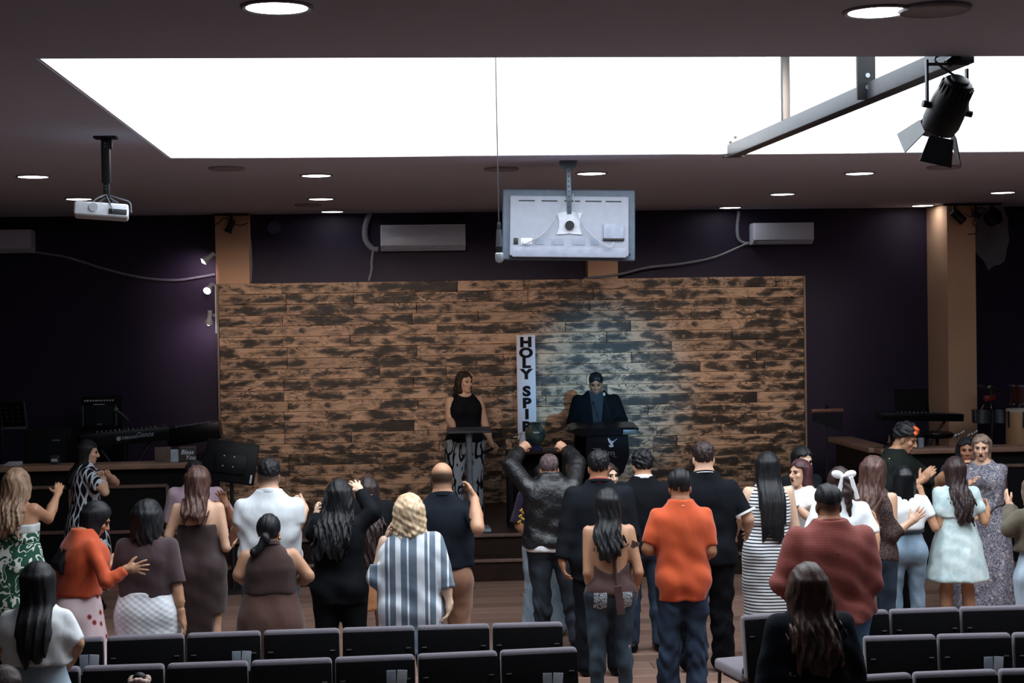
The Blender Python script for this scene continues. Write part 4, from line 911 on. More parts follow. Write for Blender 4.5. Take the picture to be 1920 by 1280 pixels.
def np_mesh(name, parts, colors=None):
    off = 0; vs, qs = [], []
    for v, q in parts: vs.append(v); qs.append(q + off); off += len(v)
    v = np.concatenate(vs).astype(F32); q = np.concatenate(qs).astype(np.int32)
    me = bpy.data.meshes.new(name); me.vertices.add(len(v)); me.vertices.foreach_set('co', v.ravel())
    me.loops.add(q.size); me.loops.foreach_set('vertex_index', q.ravel())
    me.polygons.add(len(q)); me.polygons.foreach_set('loop_start', np.arange(0, q.size, 4, dtype=np.int32)); 
    me.polygons.foreach_set('use_smooth', np.ones(len(q), bool)); me.update(calc_edges=True)
    if colors is not None:
        at = me.color_attributes.new('tone', 'FLOAT_COLOR', 'POINT'); at.data.foreach_set('color', colors(v).astype(F32).ravel())
    me.validate(); return me
def rotm(yaw=0, pitch=0, roll=0):
    """columns: head right, forward, up"""
    return np.array(Matrix.Rotation(R(yaw), 3, 'Z') @ Matrix.Rotation(R(pitch), 3, 'X') @ Matrix.Rotation(R(roll), 3, 'Y'), F32)

# ---- head
def head_sdf(Q, fem, mouth=0.):
    d = sd_ell(Q, V(0, -.012, .035), (.073, .091, .084))
    d = smin(d, sd_ell(Q, V(0, .022, -.04), (.056 if fem else .060, .063, .070)), .03)
    d = smin(d, sd_ell(Q, V(0, .062, -.092), (.022 if fem else .027, .018, .017)), .03)
    for s in (-1, 1):
        d = smin(d, sd_ell(Q, V(s*.040, .058, -.018), (.022, .020, .018)), .02)
        d = smin(d, sd_cap(Q, V(s*.014, .083, .030), V(s*.042, .070, .028), .009, .008), .012)
        d = smax(d, -sd_ell(Q, V(s*.031, .096, .010), (.017, .014, .010)), .012)
        d = smin(d, sd_ell(Q, V(s*.074, -.004, -.010), (.009, .019, .030)), .006)
    d = smin(d, sd_cap(Q, V(0, .084, .016), V(0, .106, -.024), .007, .0125), .010)
    d = smin(d, sd_ell(Q, V(0, .090, -.029), (.019, .012, .009)), .008)
    if mouth > 0:
        d = smin(d, sd_ell(Q, V(0, .082, -.060), (.026, .012, .010 + mouth)), .008)
        d = smax(d, -sd_ell(Q, V(0, .094, -.060), (.019, .020, .003 + mouth*.8)), .004)
    else:
        d = smin(d, sd_ell(Q, V(0, .083, -.056), (.024, .009, .006)), .005)
        d = smin(d, sd_ell(Q, V(0, .082, -.066), (.020, .009, .006)), .005)
    return d
def hair_noise(Q, st, ph):
    x, y, z = Q[:, 0], Q[:, 1], Q[:, 2]; th = np.arctan2(x, -y)
    if st == 'curly': return .011*np.sin(58*x+ph+3*np.sin(23*z))*np.sin(52*z+2*ph+2*np.sin(31*y))*np.sin(47*y+ph) + .007*np.sin(105*x+ph)*np.sin(95*z+4*np.sin(30*x)) + .004*np.sin(160*z+90*x)
    if st == 'wavy': return .006*np.sin(150*x+2.6*np.sin(26*z+ph)+ph) + .004*np.sin(260*x+2.2*np.sin(37*z+2*ph)+2*ph) + .008*np.sin(30*z+22*x+ph)*np.sin(45*x+ph)
    if st == 'straight': return .0035*np.sin(140*x+1.6*np.sin(9*z+ph)+ph) + .0025*np.sin(270*x+1.5*np.sin(13*z)+2*ph) + .004*np.sin(45*x+ph+np.sin(7*z))
    return .0055*np.sin(170*x+ph+2*np.sin(60*y+40*z))*np.sin(120*y+90*z+ph) + .0035*np.sin(330*x+90*y+2*np.sin(110*z))*np.sin(240*z+120*y+ph)     # short

class Figure:
    def __init__(s, **k):
        s.__dict__.update(dict(sex='f', h=1.58, z0=0., yaw=0., hyaw=0., hpitch=0., hroll=0., w=1., b=1., drop=0., lean=(0, .0), hfwd=.03, arms={}, legs=None, mouth=0, eyes=True, aw=1., seated=False, back=0.), **k)
        s.h += .052; s.drop += .052; s.hpitch += k.get('hbow', -8 if abs(s.yaw) < 60 else 0)
        h = s.h; s.fem = s.sex == 'f'
        s.hs = (1.0 if not s.fem else .97)*(h/1.70)**.5
        s.Rh = rotm(s.hyaw, s.hpitch, s.hroll)
        T = on_z(s.top[0], s.top[1], s.z0 + h - s.drop)
        s.M = Matrix.Rotation(R(s.yaw), 4, 'Z')
        # head centre in local coordinates relative to the feet
        lx, ly = s.lean
        hc = Vector((lx, ly + s.hfwd, h - s.drop - .122*s.hs))
        upv = Vector(s.Rh[:, 2].tolist())
        crown = hc + upv*.122*s.hs; crown.z = h - s.drop
        s.M.translation = T - (s.M.to_3x3() @ crown)
        s.HC = np.array(hc, F32); s.Mi = s.M.inverted()
        w, b = s.w, s.b
        def off(z):
            t = max(0, (z/h - .5)/.33); return lx*t, ly*t
        if s.fem: tk = [(.455, .085, .060), (.50, .102*1., .070), (.54, .100, .067), (.61, .079, .056), (.68, .084, .060), (.735, .094, .063), (.78, .091, .053), (.812, .060, .042), (.835, .036, .034), (.85, .028, .03)]
        else: tk = [(.455, .085, .058), (.50, .094, .064), (.54, .093, .062), (.61, .088, .060), (.68, .098, .064), (.74, .110, .066), (.785, .104, .056), (.815, .068, .044), (.84, .042, .038), (.855, .034, .034)]
        s.tk = [(z*h, a*h*w, d*h*b*(1.0 if z < .8 else .96), *off(z*h)) for z, a, d in tk]
        s.torso = Loft(s.tk, 2.3)
        sw = (.092 if s.fem else .106)*h*(w**.6); sz = (.786 if s.fem else .787)*h; o = off(sz)
        s.sh = {'l': V(o[0]-sw, o[1], sz), 'r': V(o[0]+sw, o[1], sz)}
        s.ra = [.0275*h*s.aw*(.92 if s.fem else 1.05), .0245*h*s.aw*(.92 if s.fem else 1.05), .0165*h*(.92 if s.fem else 1.05)]
        s.L1, s.L2 = .172*h, .150*h
        s.arm = {}
        for sd, sg in (('l', -1), ('r', 1)): s.arm[sd] = s.solve(sd, sg, s.arms.get(sd, 'down'))
        hw = .052*h*w
        s.leg = {}
        for i, (sd, sg) in enumerate((('l', -1), ('r', 1))):
            fx, fy = (sg*.062*h*w, 0) if s.legs is None else s.legs[i]
            hip = V(sg*hw, 0, .49*h); ank = V(fx, fy-.015, .045*h); kn = (hip+ank)/2 + V(0, .012, .0); kn[2] = .275*h
            if s.seated: hip = V(sg*hw, -.02, .27*h); kn = V(sg*hw*1.2, .38, .28*h); ank = V(sg*hw*1.2, .38, .045*h)
            s.leg[sd] = (hip, kn, ank)
        s.rl = [.054*h*w, .034*h*(w**.5), .023*h]
    def loc(s, p): return s.Mi @ p
    def solve(s, sd, sg, spec):
        S0 = Vector(s.sh[sd].tolist()); h = s.h
        if spec == 'down':
            E = S0 + Vector((sg*.035, -.02, -.17*h)); Wr = E + Vector((sg*.0, .045, -.145*h)); tip = Wr + Vector((0, .03, -.16)); return dict(E=V(*E), W=V(*Wr), dir=V(*(tip-Wr).normalized()), n=V(-sg, 0, 0), curl=.5, spread=0, fist=0)
        if spec == 'front':     # forearms folded forward, hands together before the body
            E = S0 + Vector((sg*.05, .0, -.168*h)); Wr = Vector((sg*.06, S0.y+.21*h/1.6, .70*h)); 
            return dict(E=V(*E), W=V(*Wr), dir=V(*(Vector((-sg*.5, .5, .6)).normalized())), n=V(-sg, 0, 0), curl=.3, spread=0, fist=0)
        def onray(px, C, L, f):
            d = ray(px[0], px[1]); o = Vector((0, 0, CAM_H)); C = s.M @ C
            a = d.dot(d); bq = d.dot(o - C); cq = (o - C).dot(o - C) - L*L; q = bq*bq - a*cq
            t = (-bq + (math.sqrt(q) if q > 0 else 0)*(1 if f >= 0 else -1))/a if abs(f) > .55 else -bq/a
            p = o + d*t
            if q <= 0:
                v = p - C; p = C + v.normalized()*min(v.length, L*1.12)
            return s.loc(p)
        e, wr = spec['e'], spec['w']
        E = onray(e[:2], S0, s.L1, e[2]); Wr = onray(wr[:2], E, s.L2, wr[2])
        if 't' in spec: tip = onray(spec['t'][:2], Wr, .17*h/1.65, spec['t'][2]); dr = (tip - Wr).normalized()
        else: dr = (Wr - E).normalized()
        n = Vector(spec.get('n', (-sg, 0, 0)))
        if spec.get('nw', True): n = s.Mi.to_3x3() @ n if 'n' in spec else n
        n = (n - dr*n.dot(dr)).normalized()
        return dict(E=V(*E), W=V(*Wr), dir=V(*dr), n=V(*n), curl=spec.get('curl', .25), spread=spec.get('spread', .12), fist=spec.get('fist', 0))
    # ---- fields
    def f_arm(s, P, sd, inf=0., t0=0., t1=2.0, flare=0.):
        a = s.arm[sd]; S0, E, Wr = s.sh[sd], a['E'], a['W']; r = s.ra; d = None
        e1 = S0 + (E-S0)*min(1, t1)
        d = sd_cap(P, S0, e1, r[0]+inf, r[0]+(r[1]-r[0])*min(1, t1)+inf+flare)
        if t1 > 1:
            k = t1-1; w1 = E + (Wr-E)*k; rm = (r[1]*.98+r[2])/2+.004
            mid = E + (Wr-E)*min(.45, k)
            d = smin(d, sd_cap(P, E, mid, r[1]+inf, r[1]*1.02+inf), .012)
            if k > .45: d = smin(d, sd_cap(P, mid, w1, r[1]*1.02+inf, r[1]+(r[2]-r[1])*k+inf+flare), .012)
        if t1 < 2:   # flat cuff
            q, dv = (e1, (E-S0)) if t1 <= 1 else (w1, (Wr-E)); dv = dv/np.linalg.norm(dv)
            d = smax(d, (P-q) @ dv.astype(F32), .008)
        return d
    def f_leg(s, P, sd, inf=0., t1=2., flare=0.):
        hip, kn, ank = s.leg[sd]; r = s.rl
        d = sd_cap(P, hip, kn, r[0]+inf, r[1]+inf)
        if t1 > 1:
            k = t1-1; e = kn + (ank-kn)*k
            d = smin(d, sd_cap(P, kn, e, r[1]+inf, r[1]+(r[2]-r[1])*k+inf+flare), .02)
            d = smin(d, sd_ell(P, kn*.68+ank*.32+V(0, -.016, 0), (.030*s.h+inf, .031*s.h+inf, .070*s.h+inf)), .025)
        return d
    def f_body(s, P):
        h = s.h; d = s.torso(P)
        if not s.seated:
            for sg in (-1, 1): d = smin(d, sd_ell(P, V(sg*.048*h*s.w, -.028*h*s.b, .505*h), (.055*h*s.w, .050*h*s.b, .058*h)), .04)
        if s.fem:
            o = s.torso.at(.73*h)
            for sg in (-1, 1): d = smin(d, sd_ell(P, V(o[2]+sg*.045*h, o[3]+.045*h*s.b, .725*h), (.040*h, .040*h, .042*h)), .03)
        for sd in 'lr':
            d = smin(d, s.f_leg(P, sd), .03); d = smin(d, s.f_arm(P, sd), .03)
            a = s.leg[sd][2]; d = smin(d, sd_cap(P, a*V(1, 1, .6), a*V(1, 1, 0)+V(0, .125, .028), .036, .030), .03)
        zf = P[:, 2]/h; d = d + .009*np.clip((zf-.27)/.03, 0, 1)*np.clip((.56-zf)/.03, 0, 1)*(not s.seated)
        return smin(d, s.f_neck(P), .03)
    def f_neck(s, P):
        o = s.torso.at(.83*s.h); r = .031*s.h if s.fem else .037*s.h
        return sd_cap(P, V(o[2], o[3]-.005, .81*s.h), s.HC + (V(0, -.012, -.055) @ s.Rh.T)*s.hs, r*1.08, r)
    def f_head(s, P):
        Q = ((P - s.HC) @ s.Rh)/s.hs
        return smin(head_sdf(Q, s.fem, s.mouth)*s.hs, s.f_neck(P), .02)
    def hand_prims(s, sd):
        a = s.arm[sd]; W0, d, n = a['W'], a['dir'], a['n']; k = s.h/1.68*(.94 if s.fem else 1.03)
        side = np.cross(d, n).astype(F32); side /= np.linalg.norm(side); ts = 1 if sd == 'r' else -1
        th = side*ts                      # direction of the thumb side
        pr = [('e', W0 + d*.048*k, (.050*k, .040*k, .017*k), np.stack([d, side, n], 1))]
        curl, sp, fist = a['curl'], a['spread'], a['fist']
        for i, (o, L) in enumerate(((.031, .072), (.011, .082), (-.010, .077), (-.029, .060))):
            base = W0 + d*(.086-.005*abs(i-1.3))*k + th*o*k
            fd = d + th*(1.3-i)*sp; fd = fd/np.linalg.norm(fd); p = base
            ang = 0; bend = (curl*.75 if not fist else 1.45)
            for j, fr in enumerate((.46, .30, .24)):
                ang += bend*(1.0 if j == 0 else 1.05)
                dd = fd*math.cos(ang) + n*math.sin(ang); q = p + dd*L*fr*k*(1 if not fist else .95)
                pr.append(('c', p, q, (.0092-.0007*j)*k*(1.05 if i < 3 else .9), (.0088-.0009*j)*k)); p = q
        tb = W0 + d*.025*k + th*.028*k; td = d*.62 + th*.75*(1 if not fist else .3) + n*(.25 if not fist else .8); td = td/np.linalg.norm(td)
        t2 = tb + td*.042*k; td2 = td*.75 + d*(.35) + n*(.0 if not fist else .35) - th*(.0 if not fist else .55); td2 = td2/np.linalg.norm(td2)
        pr.append(('c', tb, t2, .0135*k, .0105*k)); pr.append(('c', t2, t2+td2*.032*k, .0105*k, .0085*k))
        return pr
    def f_hand(s, P, sd, pr, k):
        a = s.arm[sd]; d = sd_cap(P, a['E']*.3+a['W']*.7, a['W'], s.ra[1]+(s.ra[2]-s.ra[1])*.7, s.ra[2])
        d = smin(d, sd_cap(P, a['W'], a['W']+a['dir']*.03, s.ra[2], s.ra[2]*.95), .01)
        for q in pr:
            g = sd_ell(P, q[1], q[2], q[3]) if q[0] == 'e' else sd_cap(P, *q[1:])
            d = smin(d, g, .016 if q[0] == 'e' else .007)
        return d
    # ---- build
    def make(s, label, group=None):
        h = s.h; parts = []
        zs = [v for sd in 'lr' for v in (s.arm[sd]['E'], s.arm[sd]['W'])]
        lo = np.minimum.reduce(zs + [V(-.17*h*s.w-.02, -.14*h, 0)]) - .06; hi = np.maximum.reduce(zs + [V(.17*h*s.w+.02, .17*h, .87*h)]) + .06
        lo[2] = -.0
        if s.seated: hi[1] = .6
        parts.append(polygonize(s.f_body, lo, hi, .0185))
        hb = V(.13, .15, .15)*s.hs
        cut = lambda P: s.f_head(P)
        parts.append(polygonize(lambda P: smax(s.f_head(P), (s.HC[2]-.16*s.hs) - P[:, 2], .004), s.HC-hb-V(0, 0, .02), s.HC+hb, .0056 if getattr(s, 'facing', False) else .0075))
        for sd in 'lr':
            pr = s.hand_prims(sd); a = s.arm[sd]; pts = [a['E']*.3+a['W']*.7] + [q[1] for q in pr] + [q[2] for q in pr if q[0] == 'c']
            parts.append(polygonize(lambda P: s.f_hand(P, sd, pr, 1), np.minimum.reduce(pts)-.05, np.maximum.reduce(pts)+.05, .0064))
        skin = srgb(s.skin)
        def colors(v):
            c = np.ones((len(v), 4), F32); c[:, :3] = skin
            Q = ((v - s.HC) @ s.Rh)/s.hs; x, y, z = np.abs(Q[:, 0]), Q[:, 1], Q[:, 2]
            def blend(m, col, a): c[m, :3] = c[m, :3]*(1-a) + np.array(srgb(col), F32)*a
            near = (y > .045) & (np.abs(z) < .12) & (x < .08)
            blend(near & (z < -.047) & (z > -.075) & (x < .024-.5*np.abs(z+.06)), '#8e4a47', .65)
            blend(near & (np.abs(z-.0285-(x-.03)*.12*0) < .0045) & (x > .012) & (x < .047), '#1c1310', .8)
            blend(near & (np.abs(z-.008) < .0035) & (x > .016) & (x < .045), '#1c1210', .75)
            blend(near & (((z+.02)**2 + (x-.042)**2) < .0003), '#b0655a', .2)
            if s.mouth: blend(near & (((Q[:, 0])/.016)**2 + ((z+.06)/(.002+s.mouth))**2 < 1), '#2a0d0d', .9)
            if getattr(s, 'beard', None): blend((z < -.03) & (y > .0) & (z > -.13) & (y+.25*z > -.0) & ~((z > -.045) & (x < .03)), s.beard, .45)
            if getattr(s, 'stubble', None):
                m = (z > s.stubble[1]) & (z < (s.stubble[3] if len(s.stubble) > 3 else .12)) & (y < .045) & (np.linalg.norm(Q, axis=1) < .14)
                a = np.clip((z[m]-s.stubble[1])/.05, 0, 1)[:, None]*s.stubble[2]
                if len(s.stubble) > 3: a = a*np.clip((s.stubble[3]-z[m])/.035, 0, 1)[:, None]
                c[m, :3] = c[m, :3]*(1-a) + np.array(srgb(s.stubble[0]), F32)*a
            return c
        me = np_mesh('person', parts, colors)
        o = link('person', me, skin_mat()); o.matrix_world = s.M; tag(o, label, 'person', group); s.o = o
        return o
    def child(s, name, f, lo, hi, c, mat, fine=None):
        me = np_mesh(name, [polygonize(f, lo, hi, c)])
        return link(name, me, mat, s.o)
    def fold(s, P, amp, ph):
        x, y, z = P[:, 0], P[:, 1], P[:, 2]
        return amp*(.55*np.sin(26*x + 7*np.sin(5*z+ph) + ph) + .45*np.sin(19*z + 14*x*np.sign(np.sin(ph*7)) + 4*np.sin(9*x+ph)) + .4*np.sin(43*z + 21*x + 5*np.sin(13*y+ph)))
    def top_garment(s, name, mat, hem=.47, sleeve=.55, loose=.018, box=.5, flare=.012, neck='crew', cutback=None, fold=.0055, collar=None, cuff=None, ph=None, hemw=0., nm_collar=None, sl=None, cell=.0120, puff=0, hemcurve=0., low=None):
        h = s.h; ph = s.top[0]*.37 if ph is None else ph; tk = []
        mx = max(k[1] for k in s.tk if k[0] < .8*h)
        mb = max(k[2] for k in s.tk if k[0] < .8*h)
        for z, a, b, cx, cy in s.tk:
            if z < hem*h: continue
            lo_ = z < .74*h
            tk.append((z, (a + (mx*1.0-a)*box if lo_ else a), (b + (mb-b)*box if lo_ else b), cx, cy))
        cxh, cyh = [float(q) for q in s.torso.at(hem*h)[2:]]
        a0 = float(np.interp(hem*h, [k[0] for k in tk], [k[1] for k in tk])); b0 = float(np.interp(hem*h, [k[0] for k in tk], [k[2] for k in tk]))
        tk = [(hem*h, a0+hemw, b0+hemw*.6+.008, cxh, cyh)] + tk
        T = Loft(tk, 2.4, .01)
        o = s.torso.at(.83*h); NB = V(o[2], o[3]+.012, .868*h)
        slv = {'l': sleeve, 'r': sleeve} if not isinstance(sleeve, dict) else sleeve
        if s.fem: bo = s.torso.at(.73*h)
        def f(P):
            d = T(P, loose)
            if s.fem:
                for sg in (-1, 1): d = smin(d, sd_ell(P, V(bo[2]+sg*.045*h, bo[3]+.045*h*s.b, .725*h), (.040*h+loose, .040*h+loose, .042*h+loose)), .04)
            if hem < .53:
                g = None
                for sg in (-1, 1): d = smin(d, smax(sd_ell(P, V(sg*.046*h*s.w, -.028*h*s.b, .505*h), (.055*h*s.w+loose, .050*h*s.b+loose, .058*h+loose)), hem*h-P[:, 2], .006), .05)
            for sd in 'lr':
                if slv[sd] > 0:
                    d = smin(d, s.f_arm(P, sd, loose*(.9 if sl is None else sl), 0, slv[sd], flare), .035)
                    if puff: d = smin(d, sd_ell(P, s.sh[sd]*.45+s.arm[sd]['E']*.55, (puff, puff, puff*1.05)), .03)
                else:
                    d = smax(d, -s.f_arm(P, sd, .004, 0, 2), .006)
            d = d + s.fold(P, fold, ph)*np.clip(.25+.75*(1-np.clip((P[:, 2]/h-.6)/.22, 0, 1)), 0, 1)
            if neck == 'crew': d = smax(d, -sd_ell(P, NB, (.052*h, .052*h, .030*h)), .006)
            elif neck == 'scoop': d = smax(d, -sd_ell(P, NB+V(0, .03, 0), (.062*h, .07*h, .06*h)), .008)
            elif neck == 'wide': d = smax(d, -sd_ell(P, NB+V(0, -.02, 0), (.085*h, .08*h, .055*h)), .008)
            if cutback is not None: d = smax(d, cutback(P/h)*h, .006)
            if low is not None: d = smax(d, (P[:, 2]-low*h), .006)
            if hemcurve: d = smax(d, hem*h + hemcurve*np.abs(P[:, 0]/mx)**2 - P[:, 2], .006)
            return d
        E = [s.arm[q][k] for q in 'lr' for k in (('E', 'W') if slv[q] > 1 else ('E',)) if slv[q] > 0]
        lo = np.minimum.reduce(E + [V(-.16*h*s.w-.06, -.14*h*s.b-.04, hem*h-.02)]) - .05; hi = np.maximum.reduce(E + [V(.16*h*s.w+.06, .15*h*s.b+.05, .87*h)]) + .06
        lo[:2] += np.minimum(0, V(*s.lean)); hi[:2] += np.maximum(0, V(*s.lean))
        g = s.child(name, f, lo, hi, cell, mat)
        if collar is not None: s.collar(collar, nm_collar or 'collar')
        return g
    def band(s, name, mat, z0, z1, out=.022):
        h = s.h; T = Loft([(z, a, b, cx, cy) for z, a, b, cx, cy in s.tk if (z0-.12)*h < z < (z1+.12)*h], 2.3, .01)
        f = lambda P: smax(smax(T(P, out), z0*h-P[:, 2], .004), P[:, 2]-z1*h, .004)
        mw_ = max(k[1] for k in s.tk)+.08; return s.child(name, f, V(-mw_, -mw_, z0*h), V(mw_, mw_, z1*h), .009, mat)
    def collar(s, mat, name='collar', hgt=.028, r=.047, tilt=.0):
        h = s.h; o = s.torso.at(.83*h); mb = []
        c0 = V(o[2], o[3]+.004, .838*h)
        def f(P):
            q = P - c0; z = q[:, 2] + q[:, 1]*.28
            rad = np.sqrt(q[:, 0]**2 + (q[:, 1]*1.02)**2)
            R0 = r*h - (z)*.25 + .0
            return smax(np.abs(rad - R0) - .007, np.abs(z-.004) - hgt*.62, .004)
        return s.child(name, f, c0 - V(.12, .12, .06), c0 + V(.12, .12, .07), .0055, mat)
    def trousers(s, mat, name='trousers', top=.60, loose=.012, flare=.01, t1=1.95, fold=.004, skinny=False, cell=.0138):
        h = s.h; tk = [(z, a, b, cx, cy) for z, a, b, cx, cy in s.tk if .45*h <= z <= (top+.05)*h]; T = Loft(tk, 2.3, .01); ph = s.top[0]*.21
        def f(P):
            lp = min(loose, .010); d = T(P, lp)
            for sg in (-1, 1): d = smin(d, sd_ell(P, V(sg*.048*h*s.w, -.028*h*s.b, .505*h), (.055*h*s.w+lp, .050*h*s.b+lp, .058*h+lp)), .04)
            for sd in 'lr':
                d = smin(d, s.f_leg(P, sd, loose, t1, flare), .025)
            d = d + s.fold(P, fold, ph)*np.clip((.43*h-P[:, 2])/.07, 0, 1) + fold*.8*np.sin(52*P[:, 2]+9*np.sin(17*P[:, 0]+ph))*np.clip(1-np.abs(P[:, 2]/h-.18)/.16, 0, 1)
            d = smax(d, P[:, 2]-top*h, .006)
            # part the legs
            return d
        L = [s.leg[q][k] for q in 'lr' for k in range(3)]
        lo = np.minimum.reduce(L + [V(-.14*h*s.w-.03, -.13*h, 0)]) - .05; hi = np.maximum.reduce(L + [V(.14*h*s.w+.03, .12*h, top*h)]) + .06
        lo[2] = .015
        return s.child(name, f, lo, hi, cell, mat)
    def skirt(s, name, mat, keys, wave=None, n=2.2, cell=.0120, fold=0.003, slit=None, glute=True):
        """keys: (z/h, half width /h, half depth /h) scaled by the build; optional lean follows the torso"""
        h = s.h; K = []
        for k in keys:
            o = s.torso.at(k[0]*h); K.append((k[0]*h, k[1]*h*s.w, k[2]*h*s.b, float(o[2]), float(o[3])+(k[3] if len(k) > 3 else 0)))
        T = Loft(K, n, .01, wave); ph = s.top[0]*.31; zt = max(k[0] for k in K)
        def f(P):
            d = T(P)
            if glute:
                for sg in (-1, 1): d = smin(d, smax(sd_ell(P, V(sg*.048*h*s.w, -.030*h*s.b, .505*h), (.055*h*s.w+.010, .050*h*s.b+.012, .062*h+.01)), P[:, 2]-zt, .01), .05)
            d = d + s.fold(P, fold, ph)
            if slit is not None: d = smax(d, slit(P/h)*h, .004)
            return d
        mw_ = max(max(k[1], k[2]) for k in K)*1.25
        cy = [k[3] for k in K]; cyy = [k[4] for k in K]
        return s.child(name, f, V(min(cy)-mw_, min(cyy)-mw_, min(k[0] for k in K)), V(max(cy)+mw_, max(cyy)+mw_, zt), cell, mat)
    def shoes(s, mat, name='shoe', high=0.):
        for sd in 'lr':
            a = s.leg[sd][2]; t = a*V(1, 1, 0)+V(0, .135, .030); b = a*V(1, 1, 0)+V(0, -.03, .035)
            def f(P):
                d = smin(sd_cap(P, b, t, .041, .040), sd_cap(P, a*V(1, 1, 0)+V(0, -.01, .05), a*V(1, 1, 0)+V(0, -.005, .085+high), .042, .040 if not high else .05), .03)
                return smax(d, .002-P[:, 2], .004)
            s.child(name, f, np.minimum(b, t)-.06, np.maximum(b, t)+V(.06, .06, .08+high), .0120, mat)
    # ---- hair; Q is in head units
    def hair(s, mat, kind='long', st='straight', length=.55, width=1., vol=0., back=.0, name='hair', nape=-.06, fringe=.05, ph=None, side=1., cell=.0074, taper=.6, front=0., cutface=1., swing=0., thick=1.):
        ph = s.top[0]*.53 if ph is None else ph; hs = s.hs
        Ry = rotm(s.hyaw if abs(s.hpitch) < 60 else 0)
        o = s.torso.at(.74*s.h); by = float(o[3]) - s.tk[5][2] - .034          # plane of the back
        L = length
        def cap(Q, v):
            d = sd_ell(Q, V(0, -.014, .038), (.083+v, .101+v, .093+v))
            return d
        def face(Q):     # opening for the face
            return sd_ell(Q, V(0, .128, -.035), (.072*cutface, .092, .128))
        lo = s.HC - V(.2, .22, .2)*hs*1.05; hi = s.HC + V(.2, .2, .2)*hs*1.05
        if kind in ('long', 'bob'):
            # curtain that hangs from the head down the back (local frame, by gravity)
            hb = (V(0, -.035, 0) @ Ry.T)*hs
            c = s.HC
            fx, fy = float(hb[0]), float(hb[1])
            backy = min(0, by - c[1]) if abs(s.hyaw) < 100 else fy
            keys = [(.06, .080, .092, fx*.3, fy*.5), (-.02, .088*width, .098, fx*.5, fy*.55), (-.10, .092*width, .085, fx, fy)]
            if kind == 'bob': keys += [(-.10-L, .088*width, .072, fx*1.1, fy*1.1)]
            else:
                m = max(.001, L-.1)
                t1 = min(1, .13/m)
                keys += [(-.17, .098*width, .062*thick, fx*1.2+swing*.3, backy*.62+back), (-.26, .100*width, .045*thick, fx+swing*.6, backy*.92+back), (-.1-m*.7, (.1-(.1-.1*taper)*.5)*width, .038*thick, fx+swing*.9, backy+back-.006), (-.1-m, .1*width*taper, .022*thick, fx+swing, backy+back)]
            keys = sorted({round(k[0], 3): k for k in keys}.values())
            keys = [(k[0]*hs, k[1]*hs, k[2]*hs, k[3], k[4]) for k in keys]
            T = Loft(keys, 2.2, .02)
            lo = lo + V(min(0, swing), min(0, backy), -(L+.05)*hs); hi = hi + V(max(0, swing), 0, 0)
            lo[1] = min(lo[1], c[1]+backy-.1)
            def f(P):
                p = P - c; Q = (p @ s.Rh)/hs
                d = smin(cap(Q, vol)*hs, T(p, vol*.8), .035)
                hn = hair_noise(np.stack([p[:, 0], p[:, 1], p[:, 2]], 1), st, ph)
                d = d + hn*np.clip(.35 + (-p[:, 2])*4, .25, 1 if st != 'curly' else 1.2)
                if st != 'curly':      # ragged ends
                    zt = -(.1+max(.001, L-.1) if kind == 'long' else .1+L)*hs
                    d = smax(d, zt + .03 + .028*np.sin(41*p[:, 0]+ph)+.016*np.sin(97*p[:, 0]+2*ph) - p[:, 2], .012)
                d = smax(d, -face(Q)*hs, .012)
                d = smax(d, -sd_ell(Q, V(0, .10, -.16), (.058, .115, .13))*hs, .012)
                if front > 0:
                    d = smax(d, np.where(Q[:, 2] < .06, Q[:, 1] - (.022 + .35*np.clip(Q[:, 2], -.02, .06)), -1)*hs, .010)
                    d = d + .007*hs*np.exp(-(Q[:, 0]/.006)**2)*(Q[:, 2] > .05)
                if front <= 0: d = smax(d, smin((p @ Ry)[:, 1] - .055*hs, -(p[:, 2]) - .0, .0)*.9 if False else np.where(Q[:, 2] < -.11, (p @ Ry)[:, 1]-.02*hs, -1), .0)
                return d
        elif kind in ('short', 'bun', 'pony', 'bald'):
            def f(P):
                p = P - s.HC; Q = (p @ s.Rh)/hs
                if kind == 'short':
                    d = cap(Q, -.006 if st != 'curly' else .004); d = smin(d, sd_ell(Q, V(0, -.006, .070), (.071+vol, .088+vol, .062+vol)), .03)
                else: d = cap(Q, vol - .007)
                d = d + hair_noise(Q, st if kind == 'short' else 'straight', ph)*(.8 if kind == 'short' else .6)
                zb = nape + np.clip((Q[:, 1]+.10)*.62*side, -.01, .09) + .006*np.sin(40*Q[:, 0]+ph)
                d = smax(d, zb - Q[:, 2], .008); d = smax(d, -face(Q), .010)
                if kind != 'short':
                    if kind == 'bun':
                        d = smin(d, sd_ell(Q, V(.0, -.115, -.045), (.040, .034, .040)) + .004*np.sin(90*Q[:, 0]+60*Q[:, 2]), .012)
                        d = smin(d, sd_cap(Q, V(0, -.12, -.06), V(-.07, -.135, -.145), .022, .034) + .004*np.sin(80*Q[:, 0]), .02)
                    if kind == 'pony':
                        d = smin(d, sd_cap(Q, V(.0, -.095, .05), V(.01, -.135, .03), .022, .026), .012)
                        d = smin(d, sd_cap(Q, V(.01, -.135, .03), V(.02, -.135, -.07), .028, .040)+.004*np.sin(80*Q[:, 0]+6*np.sin(20*Q[:, 2])), .02)
                        d = smin(d, sd_cap(Q, V(.02, -.135, -.07), V(.03, -.12, -.07-L), .040, .014)+.004*np.sin(80*Q[:, 0]+6*np.sin(20*Q[:, 2])), .02)
                return d*hs
            if kind == 'pony': lo = lo - V(.05, .05, L)
            if kind == 'bun': lo = lo - V(.05, .08, .05)
        return s.child(name, f, lo, hi, cell, mat)
